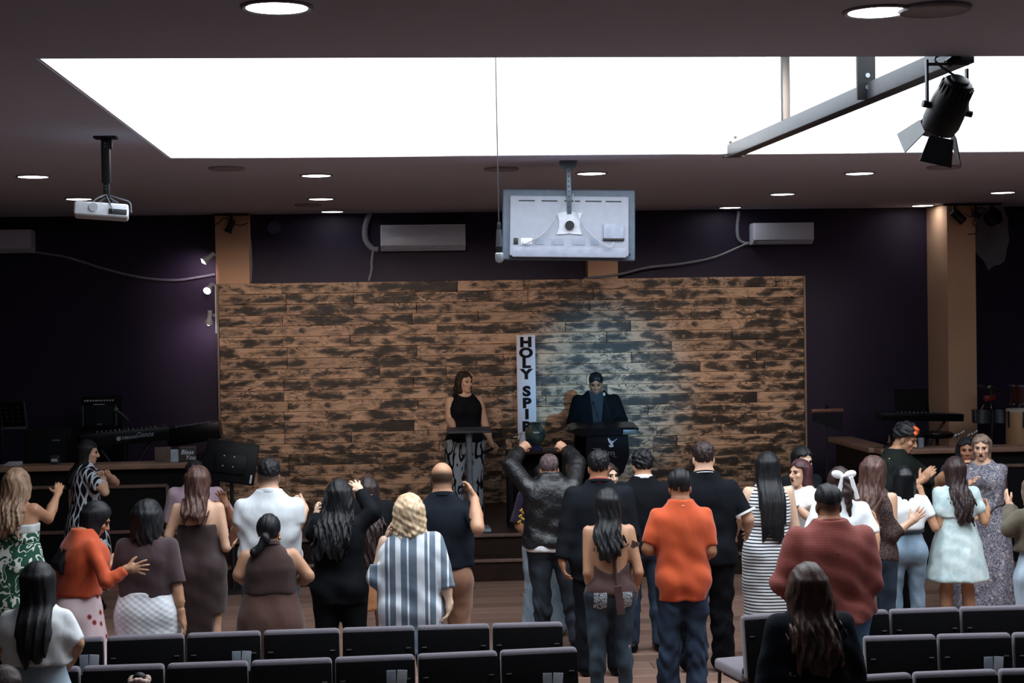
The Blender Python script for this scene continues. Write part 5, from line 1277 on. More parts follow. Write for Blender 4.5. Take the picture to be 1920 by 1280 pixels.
    def eye_parts(s):
        for sg in (-1, 1):
            c = s.HC + (V(sg*.031, .0795, .009) @ s.Rh.T)*s.hs; f = s.Rh[:, 1]
            me = MB().sph(tuple(c), .0088*s.hs, 10); o = me.build('eye', eye_mat(), s.o)
    def headpt(s, x, y, z): return Vector((s.HC + (V(x, y, z) @ s.Rh.T)*s.hs).tolist())

def skin_mat():
    if 'skin' in MC: return MC['skin']
    t = NT('skin'); a = t.n('ShaderNodeVertexColor', layer_name='tone').outputs[0]; n = t.noise(t.obj(), 40, 3)
    hs = t.n('ShaderNodeHueSaturation'); t.l(a, hs.inputs['Color']); t.l(t.math('ADD', t.math('MULTIPLY', n, .16), .92), hs.inputs['Value'])
    t.col(hs.outputs[0]); t.set(.48, spec=.4); t.b.inputs['Subsurface Weight'].default_value = .0
    MC['skin'] = t.m; return t.m
def eye_mat(): return plain('eye_dark', '#2a1c18', .2)
def hair_mat(name, c, hi, rough=.5, sx=160, tip=None):
    if name in MC: return MC[name]
    t = NT(name); o = t.obj(); c, hi = srgb(c), srgb(hi)
    w = t.noise(t.mapped(o, (1, 1, .1)), 120, 3, .6); w2 = t.noise(t.mapped(o, (1, 1, .25)), 26, 2, .5, .8)
    col = t.mix(t.ramp(t.math('ADD', t.math('MULTIPLY', w, .5), t.math('MULTIPLY', w2, .5)), [(.38, 0), (.66, 1)]), c, hi)
    t.col(col); t.set(rough+.08, spec=.33); t.bump(w, .5, .004); MC[name] = t.m; return t.m
def cloth(name, c, rough=.85, var=.12, sheen=.2, weave=260, bump=.25, spec=.2, c2=None):
    if name in MC: return MC[name]
    t = NT(name); o = t.obj(); a = srgb(c); b = srgb(c2) if c2 else tuple(x*(1-var*2) for x in a)
    n = t.noise(o, 9, 4, .6); f = t.noise(o, weave, 2); wv = t.noise(t.mapped(o, (1.5, 1.5, .7), rot=(0, .5, 0)), 5.5, 2, .45, .35)
    t.col(t.mix(t.ramp(n, [(.35, 0), (.65, 1)]), b, a)); dk = max(a) < .03; t.set(rough, spec=.08 if dk else spec, sheen=0 if dk else sheen); t.bump(t.math('ADD', t.math('MULTIPLY', f, .03), wv), bump*1.6, .03)
    MC[name] = t.m; return t.m
# ---- cloth patterns
def stripes_x(name, a, b, edges):
    """irregular vertical stripes: list of (start, end) in metres across the body"""
    t = NT(name); o = t.obj(); sx = t.n('ShaderNodeSeparateXYZ'); t.l(o, sx.inputs[0])
    u = t.math('FRACT', t.math('DIVIDE', t.math('ADD', sx.outputs[0], 3.0), edges[-1][1]+.02)); m = None
    per = edges[-1][1]+.02
    for s0, e0 in edges:
        q = t.math('MULTIPLY', t.math('GREATER_THAN', u, s0/per), t.math('LESS_THAN', u, e0/per)); m = q if m is None else t.math('ADD', m, q)
    n = t.noise(o, 30, 3); t.col(t.mix(m, srgb(a), srgb(b))); t.set(.85, spec=.2, sheen=.2); t.bump(n, .35, .006); return t.m
def stripes_z(name, a, b, per, duty):
    t = NT(name); o = t.obj(); sx = t.n('ShaderNodeSeparateXYZ'); t.l(o, sx.inputs[0])
    z = t.math('ADD', sx.outputs[2], t.math('MULTIPLY', t.noise(o, 5, 2), .01))
    m = t.math('GREATER_THAN', t.math('FRACT', t.math('DIVIDE', z, per)), duty)
    t.col(t.mix(m, srgb(a), srgb(b))); t.set(.8, spec=.2, sheen=.15); return t.m
def chain_print(name, a, b, k=16., kz=11.):
    """wavy chain lines, light on dark"""
    t = NT(name); o = t.obj(); sx = t.n('ShaderNodeSeparateXYZ'); t.l(o, sx.inputs[0])
    th = t.math('ADD', sx.outputs[0], t.math('MULTIPLY', sx.outputs[1], .9))
    w = t.math('SINE', t.math('MULTIPLY', sx.outputs[2], kz*6.283))
    def line(sgn, ph):
        u = t.math('ADD', t.math('MULTIPLY', th, k), t.math('MULTIPLY', w, .2*sgn)); u = t.math('ABSOLUTE', t.math('SUBTRACT', t.math('FRACT', t.math('ADD', u, ph)), .5))
        return t.math('LESS_THAN', u, .13)
    m = t.math('MAXIMUM', line(1, .2), line(-1, .8))
    t.col(t.mix(m, srgb(a), srgb(b))); t.set(.8, spec=.2); t.bump(t.noise(o, 20, 3), .3, .006); return t.m
def contour_print(name, base, line, scale=7., th=.03, base2=None, blobs=None):
    t = NT(name); o = t.obj(); n = t.noise(o, scale, 1.5, .45, .9); q = t.math('ABSOLUTE', t.math('SUBTRACT', t.math('FRACT', t.math('MULTIPLY', n, 5.)), .5))
    c = t.mix(t.math('LESS_THAN', q, th*5), t.mix(t.noise(o, 4, 2), srgb(base), srgb(base2 or base)), srgb(line))
    v = t.n('ShaderNodeTexVoronoi'); t.l(o, v.inputs['Vector']); v.inputs['Scale'].default_value = scale*.75
    if blobs: c = t.mix(t.ramp(v.outputs['Distance'], [(.20, .9), (.26, 0)]), c, srgb(blobs))
    t.col(c); t.set(.8, spec=.2); t.bump(t.noise(o, 16, 3), .3, .006); return t.m
def dots_print(name, base, dot, ring, scale=11.):
    t = NT(name); o = t.obj(); v = t.n('ShaderNodeTexVoronoi', voronoi_dimensions='2D'); sx = t.n('ShaderNodeSeparateXYZ'); t.l(o, sx.inputs[0]); cb = t.n('ShaderNodeCombineXYZ'); t.l(t.math('SUBTRACT', t.math('MULTIPLY', sx.outputs[0], .75), t.math('MULTIPLY', sx.outputs[1], .8)), cb.inputs[0]); t.l(sx.outputs[2], cb.inputs[1]); t.l(cb.outputs[0], v.inputs['Vector']); v.inputs['Scale'].default_value = scale; v.inputs['Randomness'].default_value = .8
    d = v.outputs['Distance']; n = t.noise(o, 3, 3)
    c = t.mix(n, srgb(base), tuple(x*.85 for x in srgb(base))); c = t.mix(t.ramp(d, [(.17, 1), (.20, 0)]), c, srgb(ring)); c = t.mix(t.ramp(d, [(.09, 1), (.12, 0)]), c, srgb(dot))
    t.col(c); t.set(.8, spec=.2); return t.m
def plaid(name, a, b, per=.022):
    t = NT(name); o = t.obj(); sx = t.n('ShaderNodeSeparateXYZ'); t.l(o, sx.inputs[0]); m = None
    for i in (0, 2):
        q = t.math('LESS_THAN', t.math('FRACT', t.math('DIVIDE', t.math('ADD', sx.outputs[i], 2.), per)), .22); m = q if m is None else t.math('ADD', m, q)
    t.col(t.mix(t.math('MULTIPLY', m, .5), srgb(a), srgb(b))); t.set(.75, spec=.25, sheen=.1); t.bump(t.noise(o, 14, 4), .4, .008); return t.m
def knit(name, c):
    t = NT(name); o = t.obj(); sx = t.n('ShaderNodeSeparateXYZ'); t.l(o, sx.inputs[0])
    h = t.math('MULTIPLY', t.math('SINE', t.math('MULTIPLY', sx.outputs[0], 110.)), t.math('SINE', t.math('MULTIPLY', sx.outputs[2], 160.)))
    c = srgb(c); t.col(t.mix(t.math('ADD', t.math('MULTIPLY', h, .5), .5), tuple(x*.97 for x in c), c)); t.set(.9, spec=.1); t.bump(h, .5, .0022); return t.m
def denim(name, c, fade=None):
    if name in MC: return MC[name]
    t = NT(name); o = t.obj(); n = t.noise(t.mapped(o, (1, 1, .5)), 6, 4); f = t.noise(o, 230, 2); c = srgb(c)
    t.col(t.mix(t.ramp(t.math('ADD', n, t.math('MULTIPLY', f, .2)), [(.4, 0), (.8, 1)]), tuple(x*.7 for x in c), srgb(fade) if fade else tuple(min(1, x*1.5) for x in c)))
    t.set(.85, spec=.2); t.bump(f, .3, .003); MC[name] = t.m; return t.m
def zebra(name):
    t = NT(name); o = t.obj(); n = t.noise(t.mapped(o, (1, 1, .32)), 9, 1.5, .5, 1.2); q = t.math('FRACT', t.math('MULTIPLY', n, 4.))
    t.col(t.ramp(q, [(.42, srgb('#a3abb3')), (.46, srgb('#0d0f14')), (.8, srgb('#0d0f14')), (.84, srgb('#a3abb3'))])); t.set(.75, spec=.2); return t.m
def leather(name):
    t = NT(name); o = t.obj(); n = t.noise(o, 14, 5, .6, .8); f = t.noise(o, 120, 2)
    t.col(srgb('#101114')); t.set(.36, spec=.6); t.bump(t.math('ADD', n, t.math('MULTIPLY', f, .15)), .55, .02); return t.m

HB = hair_mat('black_hair', '#09090b', '#1e1f24', .46); HBR = hair_mat('brown_hair', '#33211d', '#6a4c43', .4); HDB = hair_mat('dark_brown_hair', '#1d1414', '#443130', .4)
HBL = hair_mat('ash_blond_hair', '#6f5443', '#b99a80', .45); HCB = hair_mat('pale_blond_hair', '#b8926a', '#f0dcbc', .5); HMR = hair_mat('maroon_hair', '#2a1417', '#5d3a3d', .38)
HGR = hair_mat('greying_hair', '#2c2021', '#7a6467', .5); HOR = hair_mat('orange_dyed_hair', '#b8401c', '#ee7038', .5); HHL = hair_mat('highlighted_hair', '#41332f', '#a58e7c', .4)
BLACKC = cloth('black_cloth', '#17191d'); BLACKT = cloth('black_trousers', '#121317'); SHOE = plain('black_shoe', '#0d0d0f', .35); SHOEW = plain('white_shoe', '#c9c9c9', .5)
WHITE = cloth('white_cotton', '#eef1f4', var=.04); WHITE2 = cloth('white_polo_cloth', '#e6ebf0', var=.04)

def back_y(s, x, z, out=.004, front=False):
    a, b, cx, cy = [float(q) for q in s.torso.at(z)]
    y = b*max(0, 1-abs((x-cx)/a)**2.3)**(1/2.3); return cy + y + out if front else cy - y - out
def strap(s, pts, r, mat, name='strap', out=.003):
    h = s.h; P = [Vector((x*h, back_y(s, x*h, z*h, out, fr), z*h)) for x, z, fr in pts]
    return MB().tube(curve_pts(P, 20), r, 6).build(name, mat, s.o)
def pocket(s, x, z, w, hh, mat, name='back_pocket', out=.018):
    """patch pocket that follows the seat"""
    h = s.h; mb = MB(); n = 6; vs = []
    for j in range(n+1):
        row = []
        for i in range(n+1):
            px = (x - w/2 + w*i/n)*h; pz = (z + hh/2 - hh*j/n*(1+.12*(1-abs(2*i/n-1)) if j == n else 1))*h
            a, b, cx, cy = [float(q) for q in s.torso.at(pz)]
            g = .050*h*s.b+out; dx = (abs(px)-.048*h*s.w)/(.055*h*s.w+.02); dz = (pz-.505*h)/(.058*h+.02); k = max(0, 1-dx*dx-dz*dz)**.5
            y = min(back_y(s, px, pz, out), -.028*h*s.b - g*k)
            row.append(mb.bm.verts.new((px, y, pz)))
        vs.append(row)
    for j in range(n):
        for i in range(n): mb.bm.faces.new((vs[j][i], vs[j+1][i], vs[j+1][i+1], vs[j][i+1]))
    r = bmesh.ops.solidify(mb.bm, geom=list(mb.bm.faces), thickness=-.006)
    return mb.build(name, mat, s.o)
SK = dict(tan='#b98a6c', light='#d2a78c', fair='#dcb89f', brown='#9c6b50', deep='#85573f')

# ---------------------------------------------------------------- beside the band's half wall
p = Figure(top=(34, 880), h=1.58, yaw=-22, skin=SK['tan'], w=1.18, aw=1.15, arms={'r': dict(e=(90, 972, 1), w=(107, 928, 1), t=(114, 900, 1), n=(-.2, 1, 0), curl=.1, spread=.04), 'l': 'down'})
p.make('woman in green floral halter dress, wavy blond hair, one palm raised high')
GF = contour_print('green_floral_print', '#2f5f48', '#e8ece6', 10, .030, '#274f40', '#dfe6dd')
p.skirt('dress', GF, [(.08, .150, .125), (.3, .145, .118), (.48, .128, .098), (.56, .118, .085), (.62, .100, .072), (.66, .094, .069)], (9, .035, .4))
p.top_garment('bodice', GF, hem=.63, sleeve=0, loose=.010, low=.70, fold=.002); p.top_garment('inner_top', cloth('cream_cloth', '#cfd3d4'), hem=.672, sleeve=0, loose=.013, low=.715, fold=.001)
strap(p, [(-.055, .70, False), (-.052, .76, False), (-.04, .815, False)], .010, cloth('cream_cloth', '#cfd3d4')); strap(p, [(.055, .70, False), (.052, .76, False), (.04, .815, False)], .010, cloth('cream_cloth', '#cfd3d4'))
p.hair(HBL, 'long', 'wavy', .42, 1.35, .012, taper=.9); p.shoes(SHOE)

p = Figure(facing=True, top=(168, 825), h=1.60, yaw=-75, hyaw=-5, hpitch=-8, skin=SK['light'], w=1.2, b=1.1, aw=1.1,
    arms={'r': dict(e=(197, 922, -1), w=(191, 893, 1), t=(187, 874, 1), fist=1, n=(-.3, .8, 0)), 'l': dict(e=(226, 908, 1), w=(203, 890, -1), t=(190, 876, -1), curl=.6, n=(0, -1, 0))})
p.make('woman in black and white chain-print dress, hands clasped at her chin')
CH = chain_print('chain_print', '#12131a', '#d3d8e2', 12, 5)
p.skirt('skirt', CH, [(.12, .150, .13), (.35, .145, .125), (.52, .118, .095), (.6, .098, .075), (.645, .09, .068)], (10, .03, 0)); p.top_garment('dress_top', CH, hem=.60, sleeve=.72, loose=.014, fold=.005)
p.band('belt', BLACKC, .605, .63, .030)
p.hair(HB, 'long', 'straight', .36, .95, 0, front=1, cutface=1.1); p.eye_parts(); p.shoes(SHOE)

p = Figure(facing=True, top=(196, 940), h=1.56, drop=.03, yaw=-58, hyaw=-22, hpitch=-22, skin=SK['tan'], w=1.05, b=1.15, hfwd=.09, lean=(.01, .05),
    arms={'r': dict(e=(200, 1092, -1), w=(236, 1066, -.3), t=(278, 1063, -.2), n=(0, 1, .1), spread=.24, curl=.05), 'l': dict(e=(175, 1085, 1), w=(206, 1062, 1), t=(220, 1050, 1), curl=.1)})
p.make('woman in orange blouse and pink floral skirt, reaching out an open hand')
p.skirt('skirt', dots_print('pink_floral_print', '#dcc3c6', '#5c2a2c', '#b5605a', 10), [(.16, .150, .130), (.35, .132, .11), (.5, .112, .088), (.57, .096, .072), (.60, .088, .066)], (8, .035, 1))
p.top_garment('blouse', cloth('orange_crepe', '#c8522c', var=.08, rough=.7), hem=.575, sleeve=1.92, loose=.022, flare=.012, fold=.009, hemw=.004, sl=.022, neck='crew')
p.hair(HB, 'long', 'straight', .36, .95, .0, taper=.75, cutface=1.12); p.eye_parts(); p.shoes(SHOE)

p = Figure(top=(279, 943), h=1.50, yaw=-8, hyaw=-12, skin=SK['tan'], w=1.16, b=1.1, aw=1.1, arms={'r': dict(e=(333, 1108, 0), w=(342, 1160, 0), t=(350, 1194, 0), n=(-1, 0, 0), curl=.5), 'l': 'front'})
p.make('woman in dark brown tee and white cable-knit skirt, short black hair')
p.skirt('skirt', knit('cable_knit', '#eef2f7'), [(.22, .128, .105), (.4, .124, .100), (.5, .126, .098), (.57, .112, .080), (.60, .105, .076)], (5, .012, 0))
p.top_garment('tee', cloth('dark_brown_jersey', '#4a3a3d', var=.06), hem=.535, sleeve=.85, loose=.014, box=.75, fold=.005)
p.hair(HB, 'bob', 'wavy', .10, 1.04, .026); p.shoes(SHOE)

p = Figure(facing=True, top=(364, 866), h=1.50, yaw=172, skin=SK['brown'], sex='m', w=1.18, hyaw=10, arms={'l': dict(e=(441, 990, 0), w=(424, 948, -1), t=(411, 912, 0), n=(-.3, -1, 0), curl=.35), 'r': 'front'})
p.make('person in mauve shirt embracing the woman in the brown slip dress')
p.top_garment('shirt', cloth('mauve_cloth', '#a78f9c', var=.06), hem=.46, sleeve=.95, loose=.02, box=.8, fold=.006); p.trousers(denim('mid_denim', '#4d6276')); p.hair(HB, 'short', 'short', vol=.006); p.shoes(SHOE); p.eye_parts()

p = Figure(top=(373, 876), h=1.60, yaw=-4, hyaw=-15, skin=SK['light'], w=1.08, arms={'l': dict(e=(316, 1005, 0), w=(335, 1010, 1), curl=.3), 'r': dict(e=(424, 1026, -.3), w=(445, 1000, 1), t=(455, 990, 1), curl=.3)})
p.make('woman in long dark brown slip dress with thin straps and wavy brown hair')
BRD = cloth('brown_satin_jersey', '#3e2f2f', var=.05, rough=.6)
p.skirt('dress', BRD, [(.06, .105, .085), (.25, .108, .085), (.42, .118, .090), (.5, .120, .094), (.56, .108, .078), (.62, .090, .066), (.68, .090, .066), (.715, .094, .066)], (4, .01, 0), slit=lambda Q: np.minimum(.30 - Q[:, 2], .012 - np.abs(Q[:, 0] - .075 - .03*(.3-Q[:, 2]))) if False else np.minimum(.30-Q[:, 2], Q[:, 0]-.055-.06*Q[:, 2]))
strap(p, [(-.052, .71, False), (-.056, .76, False), (-.062, .815, False)], .0035, BRD); strap(p, [(.040, .71, False), (.056, .76, False), (.066, .812, False)], .0035, BRD)
p.hair(HBR, 'long', 'wavy', .31, .98, .012, taper=.75); p.shoes(SHOE)

p = Figure(top=(504, 862), h=1.70, sex='m', yaw=0, skin=SK['light'], stubble=('#1a1512', -.075, .75), w=1.12, arms={'l': dict(e=(449, 988, -.5), w=(437, 1005, 1), curl=.3), 'r': dict(e=(556, 986, -.5), w=(571, 955, 1), t=(566, 928, 1), curl=.8, n=(-1, 0, 0))})
p.make('man in bright white short-sleeved polo shirt, one fist raised')
p.top_garment('polo_shirt', WHITE2, hem=.56, sleeve=.82, loose=.02, box=.8, flare=.008, fold=.008, sl=.012, collar=WHITE2); p.trousers(denim('mid_denim', '#4d6276')); p.hair(HB, 'short', 'short', nape=-.005, side=.4); p.shoes(SHOE)

p = Figure(top=(505, 966), h=1.42, yaw=4, hyaw=-14, skin=SK['tan'], w=1.2, b=1.1, aw=1.3, arms={'l': dict(e=(448, 1078, -.4), w=(470, 1092, 1), curl=.3), 'r': dict(e=(578, 1080, -.4), w=(558, 1092, 1), curl=.3)})
p.make('woman in brown sleeveless turtleneck and skirt, black hair in low bun')
p.skirt('skirt', cloth('brown_knit', '#5a4038', var=.05), [(.16, .110, .085), (.3, .126, .098), (.45, .134, .108), (.55, .116, .090), (.62, .098, .072), (.66, .095, .07)], (4, .006, 0))
p.top_garment('top', cloth('dark_brown_knit', '#43302e', var=.05), hem=.62, sleeve=0, loose=.012, box=.5, fold=.003, neck='none', collar=cloth('dark_brown_knit', '#43302e'), nm_collar='turtleneck')
p.hair(HB, 'bun', 'straight', vol=.014, nape=-.085, side=.7); MB().sph(p.headpt(.077, -.0, -.045), .012, 10).build('gold_earring', plain('gold', '#c89a4e', .25, 1), p.o); p.shoes(SHOE)

# ---------------------------------------------------------------- centre-left of the crowd
p = Figure(top=(637, 902), h=1.56, yaw=-6, hyaw=-8, skin=SK['fair'], w=1.08, hfwd=.05, arms={'r': dict(e=(699, 962, .4), w=(676, 921, 1), t=(657, 892, 1), n=(-.2, .7, -.6), spread=.3, curl=.3), 'l': dict(e=(588, 1000, .5), w=(594, 968, 1), t=(590, 942, 1), curl=.5, n=(1, 0, 0))})
p.make('woman in black blazer with long black hair, hand on another head')
p.top_garment('blazer', cloth('black_suiting', '#15171b', rough=.75), hem=.44, sleeve=1.93, loose=.02, box=.45, flare=.008, hemw=.022, fold=.005, hemcurve=-.02); p.trousers(cloth('black_suiting', '#15171b'), loose=.02, flare=.035, t1=1.98); p.hair(HB, 'long', 'wavy', .46, 1.25, .012, taper=.95, swing=-.05); p.shoes(SHOE)

p = Figure(top=(687, 894), h=1.55, drop=.07, yaw=6, skin=SK['tan'], hfwd=.08, hpitch=-15, arms={'l': 'front', 'r': 'front'})
p.make('woman in black top, tan suede miniskirt and black boots, head bowed')
p.skirt('miniskirt', cloth('tan_suede', '#b9825a', var=.1), [(.30, .125, .105), (.42, .122, .100), (.5, .116, .095), (.56, .100, .078), (.60, .09, .07)], (6, .02, 2)); p.top_garment('top', BLACKC, hem=.555, sleeve=1.9, loose=.014, fold=.004); p.hair(HDB, 'long', 'wavy', .62, 1.05, .006, taper=.7); p.shoes(SHOE, 'boot', .22)

p = Figure(top=(767, 932), h=1.53, yaw=-3, skin=SK['fair'], w=1.2, b=1.15, aw=1.1, arms={'l': dict(e=(706, 1082, 0), w=(728, 1010, 1), t=(733, 955, 1), curl=.6, n=(1, 0, 0)), 'r': dict(e=(832, 1082, 0), w=(843, 1130, 0), t=(838, 1165, 0), curl=.5, n=(-1, 0, 0))})
p.make('woman with curly pale blond hair in long blue and white striped shirt')
STR = stripes_x('grey_blue_white_stripe', '#6d7c8c', '#e7ecf2', [(.0, .012), (.05, .085), (.125, .137), (.19, .24)])
p.top_garment('shirt', STR, hem=.33, sleeve={'l': 1.3, 'r': 1.45}, loose=.022, box=.95, flare=.006, hemw=.035, fold=.006, ph=1.0, collar=STR); p.trousers(denim('mid_denim', '#4d6276'), top=.5)
p.hair(HCB, 'bob', 'curly', .09, 1.12, .024, cell=.0062); p.shoes(SHOEW)

p = Figure(top=(828, 866), h=1.70, sex='m', yaw=0, skin=SK['tan'], w=1.06, stubble=('#2a211f', -.075, .9, .060), hpitch=-6, arms={'l': 'front', 'r': dict(e=(896, 990, -.6), w=(890, 937, 1), t=(877, 901, 1), n=(-1, .2, 0), curl=.35, spread=.03)})
p.make('bald man in black polo and brown chinos, hand raised beside him')
p.top_garment('polo_shirt', cloth('charcoal_pique', '#1f242c', var=.05), hem=.555, sleeve=.85, loose=.018, box=.8, flare=.008, sl=.012, fold=.006, collar=cloth('charcoal_pique', '#1f242c')); p.trousers(cloth('brown_chino', '#8d6650', var=.08), fold=.008); p.shoes(SHOE)
HRG = hair_mat('cropped_hair', '#2c2422', '#4a403c', .6); p.hair(HRG, 'short', 'short', vol=-.0075, nape=-.045, cutface=1.0) if False else None

# ---------------------------------------------------------------- before the stage
p = Figure(top=(1028, 853), h=1.63, drop=.06, sex='m', yaw=2, hpitch=-12, skin=SK['tan'], w=1.08, hfwd=.06, stubble=('#3a2a28', -.07, .5), legs=[(-.07, .02), (.19, -.05)],
    arms={'l': dict(e=(957, 872, .6), w=(974, 844, .8), t=(992, 829, .3), n=(.3, 1, -.3), fist=1), 'r': dict(e=(1082, 868, .6), w=(1062, 843, .8), t=(1043, 829, .3), n=(-.3, 1, -.3), fist=1)})
p.make('man in black leather jacket raising both fists above his head')
LE = leather('black_leather'); p.top_garment('leather_jacket', LE, hem=.505, sleeve=1.93, loose=.026, box=.9, flare=.006, fold=.008, hemw=-.004, collar=LE); p.top_garment('undershirt', WHITE, hem=.485, sleeve=0, loose=.016, low=.56, fold=.001)
p.trousers(denim('black_denim', '#171b21', '#333b44'), top=.545, fold=.009, loose=.016); p.hair(HGR, 'short', 'short', vol=-.002, nape=-.05); p.shoes(SHOE)

p = Figure(top=(1018, 872), h=1.45, yaw=180, sex='m', skin=SK['brown'], arms={'r': dict(e=(973, 985, 0), w=(990, 1000, -1), curl=.3), 'l': 'front'})
p.make('person in purple jersey and pale jeans hidden behind the leather jacket')
JP = cloth('purple_jersey', '#2e1f3d', var=.08); p.top_garment('jersey', JP, hem=.46, sleeve=.92, loose=.022, flare=.02); p.trousers(denim('pale_denim', '#8aa4b8', '#b3c6d4'), loose=.03, flare=.04); p.hair(HB, 'short', 'short'); p.shoes(SHOEW)
a = p.arm['r']['E']; sh_ = p.sh['r']
sl_ = MB()
for k_ in range(6):
    q_ = sh_ + (a-sh_)*(.42+.10*k_); sl_.box((float(q_[0])+.012*(-1)**k_, float(q_[1])+.073, float(q_[2])), (.034, .012, .018), Matrix.Rotation(R(35*(-1)**k_), 3, 'Y'), .003, 1)
sl_.build('sleeve_print', plain('yellow_print', '#d9b23c', .6), p.o)

p = Figure(top=(1122, 847), h=1.68, sex='m', yaw=-6, skin=SK['brown'], w=1.12, arms={'l': dict(e=(1066, 985, 0), w=(1054, 1050, 0), t=(1060, 1090, 0), n=(1, 0, 0), curl=.55), 'r': 'down'})
p.make('man in black suit jacket with red collar showing at his neck')
SU = cloth('dark_suit_cloth', '#191c22', rough=.8, var=.05); p.top_garment('suit_jacket', SU, hem=.42, sleeve=1.94, loose=.022, box=.75, flare=.008, hemw=.012, fold=.004); p.collar(cloth('red_collar_cloth', '#a8443c'), 'shirt_collar', .038, .047); p.collar(SU, 'jacket_collar', .022, .054)
p.trousers(SU, loose=.02, flare=.02, t1=1.98); p.hair(HB, 'short', 'short', vol=.006, nape=-.06); p.shoes(SHOE)

p = Figure(facing=True, top=(1141, 868), h=1.47, yaw=-155, skin=SK['fair'], arms={'l': 'front', 'r': 'front'})
p.make('person facing the camera whose face shows beside the dark suit')
p.top_garment('top', BLACKC, hem=.5, sleeve=1.9); p.trousers(BLACKT); p.hair(HDB, 'bob', 'straight', .06, .92, 0); p.eye_parts(); p.shoes(SHOE)

p = Figure(top=(1139, 917), h=1.50, yaw=3, hyaw=-16, skin=SK['tan'], w=1.04, arms={'r': dict(e=(1199, 1078, -.2), w=(1190, 1112, 1), curl=.3), 'l': dict(e=(1102, 1074, -.2), w=(1112, 1110, 1), curl=.3)})
p.make('woman in open-backed brown halter top and jeans with embroidered pockets')
HT = cloth('brown_stretch', '#4b3332', var=.06, rough=.6)
p.top_garment('halter_top', HT, hem=.515, sleeve=0, loose=.009, box=.1, fold=.003, cutback=lambda Q: np.where(Q[:, 1] < .0, Q[:, 2]-.60-.9*Q[:, 0]**2*8, Q[:, 2]-.80))
strap(p, [(.012, .70, False), (.05, .715, False), (.082, .728, False)], .006, HT, 'neck_tie'); strap(p, [(.005, .725, False), (.012, .66, False), (.016, .58, False), (.022, .54, False)], .012, HT, 'sash', .01); strap(p, [(-.012, .73, False), (-.02, .69, False), (-.012, .65, False)], .013, HT, 'bow_loop', .01); strap(p, [(.012, .73, False), (.026, .70, False), (.012, .655, False)], .011, HT, 'bow_loop', .01)
SASH = MB(); q0 = Vector((.02*p.h, back_y(p, .02*p.h, .55*p.h, .022), .56*p.h)); SASH.box((.022*p.h, -.135*p.h*.62-.045, .49*p.h), (.055, .008, .2), rotm_m := Matrix.Rotation(R(-6), 3, 'Y'), .003, 1).build('sash_end', HT, p.o)
_s, _e = p.sh['r'], p.arm['r']['E']; _c = _s + (_e-_s)*.34; MB().cyl(tuple(_c+V(-.008, 0, -.02)), tuple(_c+V(.012, 0, .022)), p.ra[0]*.98+.005, n=18).build('arm_strap', HT, p.o)
p.trousers(denim('slate_denim', '#27323d', '#43525f'), top=.525, loose=.007, flare=.0, fold=.006)
EMB = contour_print('silver_embroidery', '#d9dee4', '#2b3540', 34, .035); pocket(p, -.058, .488, .058, .068, EMB, out=.022); pocket(p, .058, .488, .058, .068, EMB, out=.022)
p.hair(HB, 'long', 'wavy', .40, 1.05, .006, swing=-.03, taper=.9); p.shoes(SHOE)

p = Figure(top=(1203, 845), h=1.61, sex='m', yaw=0, hpitch=-6, skin=SK['tan'], w=1.1, arms={'l': 'front', 'r': 'front'})
p.make('man in black sweater with white shirt collar, short wavy black hair')
p.top_garment('sweater', cloth('black_knit', '#15171b', var=.05), hem=.5, sleeve=1.9, loose=.018, box=.7); p.collar(WHITE, 'white_collar', .028, .047); p.trousers(denim('dark_blue_denim', '#2d3b4d', '#46596e')); p.hair(HB, 'short', 'curly', vol=.004, nape=-.065); p.shoes(SHOE)

p = Figure(top=(1274, 883), h=1.60, sex='m', yaw=0, hyaw=-6, skin=SK['brown'], w=1.0, arms={'l': dict(e=(1214, 1030, -.3), w=(1236, 1030, 1), curl=.3), 'r': dict(e=(1333, 1034, -.3), w=(1312, 1046, 1), curl=.3)})
p.make('young man in plain orange t-shirt and dark blue jeans')
p.top_garment('t_shirt', cloth('orange_jersey', '#c9552f', var=.05), hem=.425, sleeve=.86, loose=.022, box=.35, flare=.016, sl=.014, fold=.007, hemw=.0); strap(p, [(-.032, .838, False), (0, .83, False), (.032, .838, False)], .004, plain('bead_white', '#d8d8d8', .4), 'necklace', .02)
p.trousers(denim('navy_denim', '#1f2a38', '#34435a'), top=.52, loose=.02, flare=.02, fold=.011); p.hair(HB, 'short', 'straight', vol=.012, nape=-.075, side=.6); p.shoes(SHOE)

p = Figure(top=(1318, 830), h=1.73, sex='m', yaw=-3, skin=SK['light'], w=1.12, arms={'r': dict(e=(1403, 972, -.2), w=(1402, 992, 1), curl=.3), 'l': 'front'})
p.make('tall man in black polo trimmed with white at collar and sleeves')
p.top_garment('polo_shirt', cloth('black_pique', '#14171c', var=.04), hem=.465, sleeve=.8, loose=.022, box=.85, flare=.012, sl=.014, fold=.006, hemw=.005, collar=cloth('black_pique', '#14171c')); p.collar(WHITE, 'collar_trim', .006, .051)
for sd in 'lr':
    A, E = p.sh[sd], p.arm[sd]['E']; c = A+(E-A)*.80; dv = (E-A)/np.linalg.norm(E-A)
    MB().cyl(tuple(c-dv*.005), tuple(c+dv*.012), p.ra[0]*.82+.043, n=20).build('sleeve_trim', WHITE, p.o)
p.trousers(BLACKT, loose=.022, flare=.024, t1=1.98, fold=.009); p.hair(HDB, 'short', 'short', vol=.0, nape=-.06); p.shoes(SHOE)

